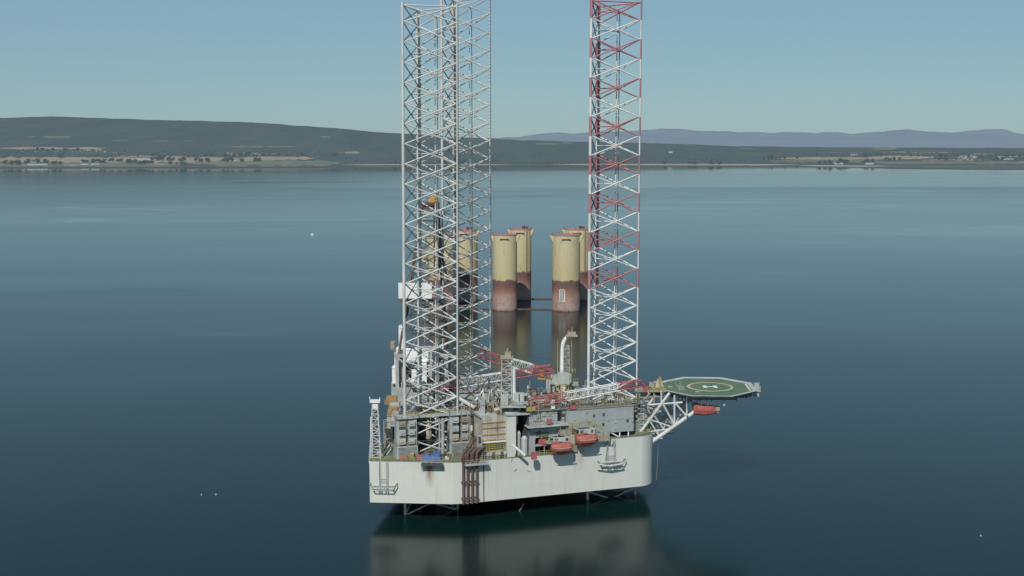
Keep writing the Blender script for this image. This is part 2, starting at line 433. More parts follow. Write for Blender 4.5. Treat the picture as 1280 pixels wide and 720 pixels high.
ex = MB(); p = Vector((26.3, hullY(26.3) - 2.3, 12.0)); ex.path([p + Vector((-3.7, -1.2, .6)), p + Vector((0, 0, -.2)), p + Vector((3.6, 1.3, .1))], .2); ex.path([p + Vector((-2.5, -.8, 1.1)), p + Vector((2.5, .8, .9))], .13)
ex.build('rack_beam', 'leg', rig)
eh = MB(); p = Vector((26.6, hullY(26.6) - .5, 0)); eh.path([p + Vector((-1.5, -.5, 13)), p + Vector((-.8, -.3, 18.6))], .1); eh.path([p + Vector((1.4, .4, 13)), p + Vector((.4, .1, 18.9))], .1); eh.path([p + Vector((.1, 0, 17)), p + Vector((1, .3, 18.3)), p + Vector((1.2, .3, 17))], .15)
eh.build('rack_hoist', 'grey', rig)

# ---- side platforms
sp_ = MB(); sp_.box((-20.6, 301.6, ZD - .25), (5.6, 2.0, .35), -.07)
for a in (-23.2, -18.0): sp_.tube((a, 302.3, ZD - 2), (a, 300.8, ZD - .4), .1, 5)
sp_.build('side_platform', 'dgrey', rig)
rail([(-23.3, 300.9, ZD - .1), (-17.9, 300.5, ZD - .1)], 1.1, 1.3, mat='grey', parent=rig)
s2 = MB(); c = Vector((-9.6, hullY(-9.6), ZD - .4)) + SN * 1.0; s2.box(c, (6.2, 2.1, .4), SA); s2.build('pipe_platform', 'grey', rig)
rail([tuple(Vector((-12.6, hullY(-12.6), ZD - .2)) + SN * 1.9), tuple(Vector((-6.8, hullY(-6.8), ZD - .2)) + SN * 1.9)], 1.1, 1.3, mat='beige')

# ---- four rusty caissons down the shell
for i, px in enumerate((578.2, 583.6, 589.2, 594.8)):
    X = xat(px, 303, 10) ; b = MB(); p = Vector((X, hullY(X), 0)) + SN * .75
    b.tube((p.x, p.y, ZB + .05), (p.x, p.y, 17.6), .31, 10)
    q = Vector((p.x, p.y, 17.6)); bend = [q]
    for k in range(1, 6):
        a = R(18 * k); bend.append(q + Vector((1.6 * (1 - math.cos(a)) * (.6 + .1 * i), 1.7 * (1 - math.cos(a)), 1.3 * math.sin(a))))
    bend.append(bend[-1] + Vector((.5, 1.4, -.1)))
    b.path(bend, .4, 8)
    cs = b.build('caisson_pipe', 'rust', rig)
    for z in (6.3, 10.6):
        g = MB(); g.box((p.x - .05, p.y + .1, z), (.95, 1.0, .22), SA); g.tube((p.x, p.y, z - .25), (p.x, p.y, z + .25), .38, 8); g.build('pipe_clamp', 'rust', cs)
    g = MB(); g.tube((p.x, p.y, ZD + .2), (p.x, p.y, ZD + 1.6), .48, 10); g.build('flange', 'maroon', cs)
vl = MB(); X = -7.4; p = Vector((X, hullY(X), 0)) + SN * .1; vl.box((p.x, p.y, 10.2), (.14, .2, 10.8), SA); vl.build('drain_line', 'rust', rig)
for px0, px1, y0, y1, r in ((592, 604, 563, 549, .75), (585, 599, 560, 547, .6)):
    d = MB(); a = at(px0, y0, 305.5); c = at(px1, y1, 309); mid = a.lerp(c, .4) + Vector((0, 0, 1.0)); d.path([a + Vector((0, 0, -2.2)), a, mid, c], r, 10); d.build('exhaust_duct', 'rust', rig)

# ---- topside buildings along the long side --------------------------------
def sidebox(b, px0, px1, z0, z1, inset, depth, Yg=306):
    """box whose outer face runs parallel to the long side, `inset` inboard of the shell"""
    x0 = xat(px0, Yg, z0); x1 = xat(px1, hullY(x0 * .5 + xat(px1, Yg, z0) * .5), z0)
    a = Vector((x0, hullY(x0), 0)) - SN * inset; c = Vector((x1, hullY(x1), 0)) - SN * inset
    mid = (a + c) / 2 - SN * depth / 2
    b.box((mid.x, mid.y, (z0 + z1) / 2), ((c - a).length, depth, z1 - z0), SA); return a, c
def face_pt(a, c, t, out, z): return a.lerp(c, t) + SN * out + Vector((0, 0, z))
# accommodation
ab = MB(); fa, fc = sidebox(ab, 710, 796, 20.0, 27.0, 1.4, 15, 312)
acc = ab.build('accommodation_block', ['house'], rig, label='two storey pale grey accommodation block at the bow')
def wall_bits(parent, a, c, t0, t1, z, w=None):
    pass
for t, z in ((.405, 25.0), (.55, 25.1), (.405, 22.3), (.545, 22.4), (.91, 22.9)):
    w = MB(); p = face_pt(a=fa, c=fc, t=t, out=.03, z=z); w.box(p, (.62, .12, .8), SA); w.build('window', 'dgrey', acc)
lt = MB(); p = face_pt(fa, fc, .73, .05, 22.7); lt.box(p, (.9, .3, .25), SA); lt.build('wall_lamp', 'grey', acc)
sm = MB()
for t in (.28, .39, .56, .74, .88):
    p = face_pt(fa, fc, t, .02, 23.5); sm.box(p, (.07, .08, 6.9), SA)
p = face_pt(fa, fc, .5, .02, 23.6); sm.box(p, ((fc - fa).length - .1, .1, .1), SA)
sm.build('wall_seam', 'grey', acc)
rf = MB(); m_ = (fa + fc) / 2 - SN * 7.4; rf.box((m_.x, m_.y, 27.06), ((fc - fa).length + .3, 15.2, .12), SA); rf.build('roof', 'roofdirty', acc)
rail([tuple(face_pt(fa, fc, .0, -.1, 27.12)), tuple(face_pt(fa, fc, 1, -.1, 27.12)), tuple(face_pt(fa, fc, 1, -14, 27.12))], 1.15, 1.3, parent=acc)
sb = MB()
for t in (.55, .80, .93): p = face_pt(fa, fc, t, -.3, 0); sb.tube((p.x, p.y, ZF), (p.x, p.y, 20), .18, 6)
for t0, t1 in ((.56, .66), (.78, .66)):
    p, q = face_pt(fa, fc, t0, -.3, ZF), face_pt(fa, fc, t1, -.3, 20); sb.tube(p, q, .18, 6)
sb.build('support_strut', 'white', acc)
un = MB(); p = face_pt(fa, fc, .68, -3.2, 19.2); un.box(p, (12.5, .3, 1.1), SA); un.build('recess_shade_strip', 'black', acc)  # black strip stands in for the shade under the block

# middle block with two galleries
mbk = MB(); ma, mc = sidebox(mbk, 663, 709, 23.6, 27.4, 1.9, 13, 307); sidebox(mbk, 663, 712, 20.0, 23.2, 2.2, 13, 307)
mid = mbk.build('galley_block', 'house', rig, label='grey deckhouse left of the accommodation with open galleries')
gl = MB(); m_ = (ma + mc) / 2; gl.box((m_.x + SN.x * .4, m_.y + SN.y * .4, 23.4), ((mc - ma).length + 1.2, 3.2, .28), SA); gl.build('gallery_floor', 'lgrey', mid)
rf = MB(); m_ = (ma + mc) / 2 - SN * 6; rf.box((m_.x, m_.y, 27.5), ((mc - ma).length + .6, 13.5, .2), SA); rf.build('roof', 'roofdirty', mid)
rail([tuple(face_pt(ma, mc, 0, .3, 27.6)), tuple(face_pt(ma, mc, 1, .3, 27.6))], 1.1, 1.3, parent=mid, mat='beige')
rail([tuple(face_pt(ma, mc, 0, 1.8, 23.5)), tuple(face_pt(ma, mc, .55, 1.8, 23.5))], 1.1, 1.3, parent=mid, mat='beige')
for t, w_, z, h_, m in ((.86, 1.1, 25.5, 2.5, 'black'), (.33, 1.2, 26, 1.3, 'beige'), (.1, 1.6, 25.6, 2.6, 'grey'), (.55, 1.3, 24.5, 1.2, 'red')):
    d = MB(); p = face_pt(ma, mc, t, .06 if m != 'red' else 1.0, z); d.box(p, (w_, .15 if m != 'red' else .9, h_), SA); d.build({'black': 'door', 'red': 'fire_cabinet'}.get(m, 'wall_panel'), m, mid)
rb_ = MB()
for t in (.18, .42, .5, .62, .7, .78, .94, .99):
    p = face_pt(ma, mc, t, .05, 25.5); rb_.box(p, (.12, .16, 3.7), SA)
for t in (.1, .3, .5, .7, .9): p = face_pt(ma, mc, t, -.25, 21.6); rb_.box(p, (.12, .16, 3.1), SA)
rb_.build('wall_rib', 'lgrey', mid)
gp = MB(); p = face_pt(ma, mc, .43, -.15, 20.9); gp.box(p, (2.8, .2, 1.0), SA); gp.build('green_panel', M['heli'], mid)
dp = MB(); p = face_pt(ma, mc, .3, .1, 23.1); dp.box(p, (3.6, 1.2, .5), SA); dp.build('shaded_duct', 'dgrey', mid)
# lower store with openings
st_ = MB(); la, lc = sidebox(st_, 664, 671.5, ZD, 20, 1.6, 6, 306.5); store = st_.build('deck_store', 'house', rig)
so = MB(); q0 = lc + ST * 5.4; mm = (lc + q0) / 2 - SN * 4; so.box((mm.x, mm.y, 17.9), (5.4, 1, 4.1), SA); so.build('store_recess', 'black', store)  # black slab paints the shade inside the opening
sp2 = MB(); mm = (lc + q0) / 2 - SN * .6; sp2.box((mm.x, mm.y, 18.0), (5.4, 1.6, .25), SA); p = lc + ST * 2.6; sp2.tube((p.x, p.y, ZD), (p.x, p.y, 18), .14, 6); p = q0; sp2.tube((p.x, p.y, ZD), (p.x, p.y, 20), .2, 6); sp2.build('store_shelf', 'house', store)

# white tower wall, recess and tank
tw = MB(); ta, tc_ = sidebox(tw, 635.5, 647, ZD, 26.7, 1.3, 2.6, 304.5)
tower = tw.build('ventilation_tower', 'hull', rig, label='tall pale wall beside the shaded recess')
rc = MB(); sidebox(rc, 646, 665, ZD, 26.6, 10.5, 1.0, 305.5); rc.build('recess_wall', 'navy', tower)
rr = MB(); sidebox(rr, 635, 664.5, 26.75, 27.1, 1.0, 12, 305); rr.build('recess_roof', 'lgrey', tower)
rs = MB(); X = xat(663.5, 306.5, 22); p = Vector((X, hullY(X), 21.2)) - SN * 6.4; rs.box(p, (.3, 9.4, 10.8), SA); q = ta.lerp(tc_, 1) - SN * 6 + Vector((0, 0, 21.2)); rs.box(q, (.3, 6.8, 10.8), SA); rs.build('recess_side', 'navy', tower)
tk = MB(); X = xat(658, 306.5, 18); p = Vector((X, hullY(X), ZD)) - SN * 1.6; tk.lathe(p, [(.1, 0), (.85, 0), (.85, 4.6), (.5, 5.2), (.1, 5.3)], 14)
tk.build('white_tank', 'lgrey', rig)
tk = MB(); X = xat(653.5, 306.5, 18); p = Vector((X, hullY(X), ZD)) - SN * 3.4; tk.lathe(p, [(.1, 0), (.6, 0), (.6, 5.6), (.3, 6.2), (.1, 6.3)], 12); tk.build('standpipe', 'lgrey', rig)
sl = MB(); sl.path([at(640, 556, 304.6), at(656, 569, 305)], .38, 8); sl.build('slanted_chute', 'white', rig)
bb = MB(); bb.path([at(641, 572, 303), at(639, 578, 303.8)], .08); bb.path([at(654, 574, 304), at(659, 578, 305)], .08); bb.build('mooring_bracket', 'dgrey', rig)

# rusty ribbed mud-pump house
pw = MB(); pa, pc = sidebox(pw, 606, 635.3, 20.2, 26.4, 2.6, 8, 304.5); sidebox(pw, 606, 635.3, ZD, 19.6, 4.2, 6, 304.5)
pump = pw.build('mud_pump_house', 'cream', rig, label='cream panelled house streaked with rust')
pr = MB()
for z in (20.3, 21.8, 23.6, 25.0): p = (pa + pc) / 2 + SN * .12; pr.box((p.x, p.y, z), ((pc - pa).length, .3, .22), SA)
pr.build('rusty_rib', 'orange', pump)
pr = MB()
for i in range(15): p = pa.lerp(pc, i / 14) + SN * .08; pr.box((p.x, p.y, 23.3), (.14, .2, 6.1), SA)
pr.build('wall_stiffener', 'cream', pump)
pf = MB(); p = (pa + pc) / 2 + SN * .2; pf.box((p.x, p.y, 19.9), ((pc - pa).length, 1.2, .3), SA); pf.build('ledge', 'white', pump)
rt = MB(); p = pa.lerp(pc, .3) - SN * 3; rt.box((p.x, p.y, 26.7), (4.6, 6.0, .5), SA); rt.build('white_roof', 'lgrey', pump)
rt = MB(); p = pa.lerp(pc, .55) - SN * 4; rt.box((p.x, p.y, 26.43), (8.0, 8.0, .06), SA); rt.build('roof', 'roofdirty', pump)
rail([tuple(pa + SN * 1.5 + Vector((0, 0, 18.2))), tuple(pc + SN * .9 + Vector((0, 0, 18.2)))], 1.2, .8, r=.08)
rail([tuple(pa + SN * 1.8 + Vector((0, 0, 17.2))), tuple(pc + SN * 1.2 + Vector((0, 0, 17.2)))], 1.2, .8, r=.08)
for i in range(8):
    v = MB(); p = pa.lerp(pc, (i + .4) / 8) + SN * 1.3; v.lathe((p.x, p.y, ZD), [(.1, 0), (.3, 0), (.3, .6), (.55, .8), (.55, 1.3), (.2, 1.6), (.1, 1.7)], 8); v.tube((p.x - .5, p.y, ZD + 1), (p.x + .5, p.y + .2, ZD + 1.3), .16, 6); v.build('valve', 'grey' if i % 3 else 'dgrey', rig)
mf = MB()
for i in range(4): mf.tube(tuple(pa + SN * (.4 + .3 * i) + Vector((0, 0, ZD + .3 + .25 * i))), tuple(pc + SN * (.2 + .3 * i) + Vector((0, 0, ZD + .4 + .2 * i))), .16, 6)
mf.build('pipe_manifold', 'grey', rig)

mh = MB(); mh.box((11.2, 342, (ZD + 20.66) / 2), (15.5, 22, 20.66 - ZD)); mh.build('machinery_house', 'lgrey', rig)
mr_ = MB(); mr_.box((11.2, 342, 20.68), (15.9, 22.4, .06)); mr_.build('machinery_house_roof', 'roofdirty', rig)
# ---- cranes
def crane_boom(cr, p, q, w, rc=.15, rb=.055, nb=18, split=(.36, .80)):
    b = MB(); lattice(b, p, q, w, w * .8, nb, rc, rb, colour=lambda t: 1 if t < split[0] or t > split[1] else 0)
    return b.build('boom', ['legw', 'red'], cr)
# amidships crane: lattice tower with cab, boom stowed towards the bow
c2 = MB(); lattice(c2, at(633.5, 508, 311), at(633.5, 447, 311), 2.9, 2.6, 9, .17, .09, up=(0, 1, 0))
b0 = at(640, 508, 311); c2.lathe((b0.x, b0.y, 24.0), [(1.6, 0), (1.6, 2.4), (2.2, 3.0), (2.2, 3.4)], 14)
cr2 = c2.build('pedestal_crane', 'lgrey', rig, label='amidships crane with its boom stowed towards the bow')
t2 = MB(); p = at(641.8, 500, 310.5); q = at(641.6, 461, 310.5); t2.tube(p, q, .62, 12); t2.build('mast_tube', 'white', cr2)
hd = MB(); p = at(633.5, 446.5, 311); hd.box((p.x, p.y, p.z), (3.4, 3.2, .5)); hd.box((p.x + .3, p.y, p.z + .8), (1.6, 1.4, 1.2)); hd.tube((p.x + .2, p.y, p.z + 1), (p.x + .2, p.y, p.z + 2.3), .3, 6); hd.build('mast_head', 'beige', cr2)
pl = MB(); p = at(641.5, 506.5, 310.5); pl.box((p.x, p.y, p.z), (6.8, 4.6, .35)); pl.box((p.x - 2.2, p.y + .4, p.z + 1.6), (1.8, 3.0, 3.0)); pl.build('slewing_platform', 'lgrey', cr2)
rail([(p.x - 3.3, p.y - 2.2, p.z + .2), (p.x + .6, p.y - 2.2, p.z + .2)], 1.1, .9, mat='beige', parent=cr2)
cab = MB(); p = at(648.5, 498.5, 309.6); cab.box(p, (2.6, 2.6, 3.0)); cab.box((p.x + 1.75, p.y, p.z + .1), (.9, 2.4, 2.4)); cb_ = cab.build('cab', 'lgrey', cr2); cw = MB(); cw.box((p.x + 1.75, p.y - 1.22, p.z + .3), (.7, .12, 1.5)); cw.box((p.x + 2.22, p.y, p.z + .3), (.1, 1.9, 1.5)); cw.box((p.x + .1, p.y - 1.33, p.z + .5), (.25, .1, 2.0)); cw.build('cab_window', 'window', cb_)
rail([(p.x - 1.4, p.y - 1.6, p.z - 1.5), (p.x + 2.4, p.y - 1.6, p.z - 1.5)], 1.1, .7, mat='lgrey', parent=cr2)
crane_boom(cr2, at(657, 504.5, 310.5), at(801, 478.5, 317), 2.1, nb=26, split=(.36, .79))
hk = MB(); hk.path([at(801, 478, 317), at(806.5, 485, 317.5)], .35, 6); hk.box(at(806.5, 487, 317.5), (1.0, .8, 1.2)); hk.build('boom_tip', 'red', cr2)
wr = MB(); wr.path([at(634, 445, 311), at(720, 468, 313), at(798, 477, 317)], .045, 4); wr.build('pendant_wire', 'dgrey', cr2)
# crane behind the stern leg: boom lies over the deck towards the middle
c1 = MB(); p = at(527, 487, 338); c1.lathe((p.x, p.y, 20), [(1.7, 0), (1.7, p.z - 20 - 1.2), (2.3, p.z - 20)], 14); c1.box((p.x, p.y, p.z + 1.4), (5, 4, 2.6))
cr1 = c1.build('pedestal_crane', 'lgrey', rig, label='stern crane behind the pale leg with its boom over the deck')
crane_boom(cr1, at(530, 486, 336), at(689, 460.5, 330), 2.3, nb=24, split=(.28, .62))
wr = MB(); wr.path([at(530, 470, 338), at(625, 462, 333), at(688, 459, 330)], .045, 4); wr.build('pendant_wire', 'dgrey', cr1)
cab = MB(); cab.box(at(520, 478, 335), (2.6, 2.6, 2.6)); cab.build('cab', 'white', cr1)
# far crane: curved tall pillar, box cab, boom towards the stern
c3 = MB(); pts = [at(702.5, 490, 346), at(703, 440, 346), at(703.6, 430, 346), at(705.8, 424.5, 346), at(709.5, 421, 346), at(713, 419.5, 346)]
for (a, c, r0, r1) in zip(pts[:-1], pts[1:], (.8, .62, .6, .55, .5), (.62, .6, .55, .5, .45)): c3.tube(a, c, r0, 12, r1)
cr3 = c3.build('pedestal_crane', 'white', rig, label='far crane with a tall hooked white pillar')
lt = MB(); lattice(lt, at(708, 468, 346), at(708, 432, 346), 1.9, 1.5, 8, .12, .08, up=(0, 1, 0)); lt.tube(at(715, 490, 346), at(714.6, 424, 346), .08, 5); lt.tube(at(697, 470, 346), at(697, 426, 346), .07, 5)
lt.build('pillar_lattice', 'grey', cr3)
hd = MB(); p = at(714.5, 419.5, 346); hd.box(p, (3.4, 2.6, .4)); hd.box((p.x, p.y, p.z + .6), (2.4, 1.8, .9)); hd.tube(p, (p.x + .2, p.y, p.z + 2.6), .16, 6); hd.tube((p.x - .9, p.y, p.z), (p.x - .9, p.y, p.z + 1.6), .08, 5); hd.build('pillar_head', 'beige', cr3)
cab = MB(); p = at(704.5, 473, 343); cab.box(p, (3.4, 3.2, 3.0)); cab.box((p.x + 2.0, p.y, p.z + .1), (.3, 2.8, 2.2)); cab.build('cab', 'lgrey', cr3)
pf = MB(); p = at(709, 479.8, 345); pf.box(p, (6.5, 4, .3)); cpf = pf.build('slewing_platform', 'lgrey', cr3)
rail([(p.x + .9, p.y - 1.9, p.z + .15), (p.x + 3.1, p.y - 1.9, p.z + .15)], 1.6, .7, parent=cr3); rail([at(712, 466, 344), at(719.5, 466, 344)], 1.1, .6, parent=cr3)
crane_boom(cr3, at(690, 468, 345), at(598, 441.5, 341), 2.6, nb=18, split=(.27, .60))
bs = MB(); bs.box(at(703, 486, 346), (3.6, 3.6, 3.2)); p = at(686, 483, 344); bs.box(p, (1.6, 1.6, 3.6)); bs.path([at(683.5, 476, 344), at(686, 473.5, 344), at(688, 477, 344), at(687.5, 490, 344)], .5, 8); bs.box(at(693, 478, 345), (2.2, 2.4, 4.6)); bs.build('crane_base', 'lgrey', cr3)
wr = MB(); wr.path([at(697, 450, 346), at(640, 443, 343), at(600, 440, 341)], .045, 4); wr.build('pendant_wire', 'dgrey', cr3)
br_ = MB(); p = at(677, 466, 344); br_.box((p.x, p.y, p.z), (1.0, .8, 3.0)); br_.box((p.x, p.y, p.z - 1.6), (2.2, 1.6, .4)); br_.build('boom_rest', 'ochre', cr3)

# ---- derrick, drill floor and cantilever
DX, DY = at(529, 400, 344).x, 344
dr = MB(); zt_, zb_ = zat(256, DY), zat(437, DY)
def dw(z): return 13.2 + (4.4 - 13.2) * min(1, max(0, (z - zb_) / (zt_ - zb_)))
nb = 9; lv = []
for i in range(nb + 1):
    z = zb_ + (zt_ - zb_) * i / nb; w = dw(z) / 2; lv.append([Vector((DX + a * w + (z - zb_) * .055, DY + e * w, z)) for a, e in ((-1, -1), (1, -1), (1, 1), (-1, 1))])
for i in range(nb):
    for j in range(4):
        k2 = (j + 1) % 4
        dr.tube(lv[i][j], lv[i + 1][j], .3, 6); dr.tube(lv[i][j], lv[i][k2], .13, 5)
        dr.tube(lv[i][j], lv[i + 1][k2], .12, 5); dr.tube(lv[i][k2], lv[i + 1][j], .12, 5)
derrick = dr.build('derrick', 'derrick', rig, label='dark brown drilling derrick behind the nearest leg')
ct = lv[-1][0].lerp(lv[-1][2], .5)
cp = MB(); cp.box((ct.x - .2, ct.y, ct.z + .3), (5.4, 5, .8)); cp.box((ct.x, ct.y, ct.z - .7), (4.2, 4.2, .9)); cp.build('crown_platform', 'maroon', derrick)
cp = MB(); cp.box((ct.x + .8, ct.y, ct.z + 1.7), (2.2, 2.2, 1.9)); cp.box((ct.x + 1.2, ct.y, ct.z + 3), (.9, 1, 1)); cp.build('crown_block', 'ochre', derrick)
cp = MB(); cp.tube((ct.x + 1.3, ct.y, ct.z + 2), (ct.x + 1.4, ct.y, ct.z + 7.3), .09, 5); cp.tube((ct.x + 2.2, ct.y, ct.z + .6), (ct.x + 2.2, ct.y, ct.z + 5), .07, 5); cp.tube((ct.x - 2, ct.y, ct.z + .6), (ct.x - 2, ct.y, ct.z + 3.4), .06, 5); cp.build('aerial', 'dgrey', derrick)
bp = MB()
p, q = at(542.5, 262, DY - 3), at(548, 300, DY - 3); bp.path([p, q, at(560, 352, DY - 4)], .34); bp.path([at(543, 256, DY - 2), at(543.5, 345, DY - 3)], .3); bp.path([at(546, 278, DY - 3), at(549, 340, DY - 3.4)], .24)
bp.build('derrick_stay', 'dgrey', derrick)
for px0, px1, y0, y1, Yw in ((498, 540, 353.5, 373, DY - 6), (545.5, 554, 357, 373, DY - 5.6)):
    w = MB(); a, c = at(px0, y0, Yw), at(px1, y1, Yw); w.box(((a.x + c.x) / 2, Yw, (a.z + c.z) / 2), (c.x - a.x, .3, a.z - c.z)); w.build('wind_wall', M['white'], derrick)
mb2 = MB(); a = at(527, 375, DY); mb2.box((a.x, a.y, a.z), (12.6, 11, .4)); mb2.build('monkey_board', 'derrick', derrick)
tb = MB(); p = at(531, 262, DY); tb.path([p, at(531, 318, DY)], .06); tb.box(at(531, 322, DY), (1.2, 1.0, 2.6)); tb.path([at(531, 325, DY), at(531, 432, DY)], .1)
tb.build('travelling_block', 'ochre', derrick)
zf = zat(437, DY)
df = MB(); df.box((DX, DY, zf - .5), (15.5, 15, 1.0))
for a in (-7, 7):
    for e in (-7, 7): df.box((DX + a, DY + e, (zf + 24) / 2 - .5), (1, 1, zf - 25))
for e in (-7.2,):
    df.tube((DX - 7, DY + e, 25), (DX + 7, DY + e, zf - 1), .3); df.tube((DX + 7, DY + e, 25), (DX - 7, DY + e, zf - 1), .3)
floor = df.build('drill_floor', 'grey', rig)
rail([(DX - 7.5, DY - 7.4, zf), (DX + 7.5, DY - 7.4, zf)], 1.2, 1.2, parent=floor)
for i, (x0, x1, y0, y1, Yw, m) in enumerate(((506, 535.5, 436, 452, 334, 'white'), (523, 533.5, 451, 481, 333.5, 'white'), (514.5, 520.5, 464, 478, 333, 'white'),
                              (498.2, 504.8, 408, 437, 338, 'white'), (492.8, 499, 435, 460, 337.5, 'white'), (490, 495.6, 459, 480, 337, 'white'), (497, 503.8, 440, 478, 339, 'lgrey'),
                              (489, 501, 478, 500, 338, 'grey'), (488, 493.5, 428, 437, 336.5, 'beige'), (535, 545, 436, 472, 335, 'lgrey'), (503, 523, 455, 490, 341, 'dgrey'), (545, 552, 430, 470, 339, 'lgrey'), (541, 549, 455, 490, 334.5, 'cream'))):
    w = MB(); a, c = at(x0, y0, Yw), at(x1, y1, Yw); dp = 3.2 if x1 - x0 < 12 else 1.2
    w.box(((a.x + c.x) / 2, Yw + dp / 2, (a.z + c.z) / 2), (c.x - a.x, dp, a.z - c.z))
    w.box(((a.x + c.x) / 2, Yw - .06, a.z - .3), ((c.x - a.x) * 1.04, .16, .2)); w.box(((a.x + c.x) / 2, Yw - .05, c.z + .4), ((c.x - a.x) * 1.04, .16, .2))
    w.build('floor_cladding' if m == 'white' else 'floor_module', m, floor)
# cantilever beams and stern balconies
for Yc in (336, 352): cn = MB(); cn.box((-20, Yc, 26.0), (26, 1.2, 5)); cn.build('cantilever_beam', 'grey', rig)
for i, (x0, x1, y0, y1, Yw, m) in enumerate(((482.5, 495.5, 497, 503.5, 326, 'orange'), (485.5, 496.5, 511, 518, 322, 'orange'), (487, 499, 503.5, 511, 325, 'lgrey'), (489.5, 498, 517, 531, 318, 'lgrey'))):
    w = MB(); a, c = at(x0, y0, Yw), at(x1, y1, Yw); w.box(((a.x + c.x) / 2, Yw + 1.6, (a.z + c.z) / 2), (c.x - a.x, 3.2, a.z - c.z)); w.box(((a.x + c.x) / 2, Yw + 1.2, c.z - .15), (c.x - a.x + .8, 4.2, .3))
    o = w.build('stern_balcony', m, rig); rail([(a.x - .3, Yw - .6, c.z), (c.x + .3, Yw - .6, c.z)], 1.1, .7, mat='beige', parent=o)

# ---- helideck
hx, hy, hz = 54.9, 333.0, 29.4
ang0 = R(-3); Rr = 12.4 / math.cos(R(22.5))
octo = [(hx + Rr * math.cos(R(22.5 + 45 * i) + ang0), hy + Rr * math.sin(R(22.5 + 45 * i) + ang0)) for i in range(8)]
hd = MB(); hd.prism(octo, hz - .55, hz)
heli = hd.build('helideck', 'lgrey', rig, label='octagonal green helicopter deck cantilevered from the bow')
def shrink(k): return [(hx + (x - hx) * k, hy + (y - hy) * k) for x, y in octo]
gs = MB(); gs.add([(x, y, hz + .012) for x, y in shrink(.975)], [tuple(range(8))]); gs.build('landing_surface', 'heli', heli)
def band(b, k0, k1, z):
    a, c = shrink(k0), shrink(k1)
    for i in range(8):
        j = (i + 1) % 8; b.add([(*a[i], z), (*a[j], z), (*c[j], z), (*c[i], z)], [(0, 1, 2, 3)])
bl = MB(); band(bl, .962, .93, hz + .02); bl.build('border_line', 'heli', heli)
rg = MB(); nr = 48
for i in range(nr):
    a0, a1 = 2 * math.pi * i / nr, 2 * math.pi * (i + 1) / nr
    rg.add([(hx + 1 + r * math.cos(a), hy + r * math.sin(a), hz + .024) for a, r in ((a0, 5.7), (a0, 6.5), (a1, 6.5), (a1, 5.7))], [(0, 1, 2, 3)])
rg.build('landing_circle', 'pinkline', heli)
hl = MB()
for x0, x1, y0, y1 in ((-2.0, -.95, -1.6, 1.6), (.95, 2.0, -1.6, 1.6), (-.95, .95, -.4, .4)):
    hl.add([(hx + 1 + x, hy + y, hz + .028) for x, y in ((x0, y0), (x1, y0), (x1, y1), (x0, y1))], [(0, 1, 2, 3)])
hl.build('letter_h', 'white', heli)
tx = MB(); random.seed(3)
def dash(x, y, w, h): tx.add([(hx + x + i, hy + y + j, hz + .026) for i, j in ((0, 0), (w, 0), (w, h), (0, h))], [(0, 1, 2, 3)])
for r_ in range(5):       # worn painted rows, not legible in the photo
    y = -4.6 + r_ * 2.0
    for k in range(3):
        if random.random() < .8: dash(-8.3 + k * .62, y + random.uniform(0, .3), .42, .3)
        if random.random() < .7: dash(-8.3 + k * .62, y + .7, .3, .6)
dash(-10.8, -1.0, .3, 1.6); dash(-10.2, -1.0, .3, 1.6); dash(-10.5, -.9, .9, .3); dash(-10.5, .4, .9, .3); dash(-4.3, -7.4, 1.1, .7)
tx.build('deck_lettering', 'marking', heli)
el = MB(); p, q = Vector((*shrink(.95)[0], hz + .03)), Vector((*shrink(.95)[7], hz + .03)); d = Vector((.5, 0, 0)); el.add([p, p - d, q - d, q], [(0, 1, 2, 3)]); el.build('edge_line', 'marking', heli)
nt_ = MB()
for i in range(8):
    a, c = octo[i], octo[(i + 1) % 8]; o1, o2 = shrink(1.075)[i], shrink(1.075)[(i + 1) % 8]
    nt_.tube((*o1, hz + .12), (*o2, hz + .12), .07, 5); nt_.tube((*a, hz - .1), (*c, hz - .1), .12, 5)
    for k in range(7):
        t = k / 6; nt_.tube((a[0] + (c[0] - a[0]) * t, a[1] + (c[1] - a[1]) * t, hz - .2), (o1[0] + (o2[0] - o1[0]) * t, o1[1] + (o2[1] - o1[1]) * t, hz + .12), .045, 4)
    nt_.add([(*a, hz - .22), (*c, hz - .22), (*o2, hz + .1), (*o1, hz + .1)], [(0, 1, 2, 3)])
nt_.build('safety_net', 'lgrey', heli)
ub = MB()
for k in range(-4, 5):
    y = hy + k * 2.7; hw = min(12.2, 12.2 + 5 - abs(k * 2.7)); ub.box((hx, y, hz - 1.0), (2 * hw, .3, .85))
for k in range(-3, 4): ub.box((hx + k * 3.4, hy, hz - 1.75), (.35, 18 if abs(k) < 3 else 12, .6))
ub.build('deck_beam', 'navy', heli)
tr = MB()
for Yn, dxx in ((324.5, 0), (340.5, 1.0)):
    sh = Vector((dxx, Yn - 324.5, 0))
    def T(px, py): return at(px, py, 324.5) + sh
    tr.path([T(811, 555), T(869, 514)], .52, 8); tr.path([T(869, 514), T(872, 498)], .3)
    tr.path([T(797, 545), T(837, 491)], .4, 8); tr.path([T(800.5, 507), T(853, 503)], .28)
    tr.path([T(843, 494), T(843, 531)], .27); tr.path([T(827, 502), T(844.5, 534)], .27); tr.path([T(843.5, 503), T(858, 520)], .25); tr.path([T(858.5, 495), T(858.5, 521)], .24)
    tr.path([T(811, 524), T(838, 533)], .22); tr.path([T(811, 524), T(825, 547)], .22); tr.path([T(826.5, 488), T(826.5, 503)], .22); tr.path([T(808, 547), T(828, 548)], .2)
    tr.path([T(809, 540), T(838, 536)], .2); tr.path([T(818, 520), T(830, 537)], .2)
for px, py in ((843, 531), (869, 514), (827, 502), (858, 521), (825, 546), (811, 524)):
    p = at(px, py, 324.5); tr.tube(p, p + Vector((1, 16, 0)), .24, 6)
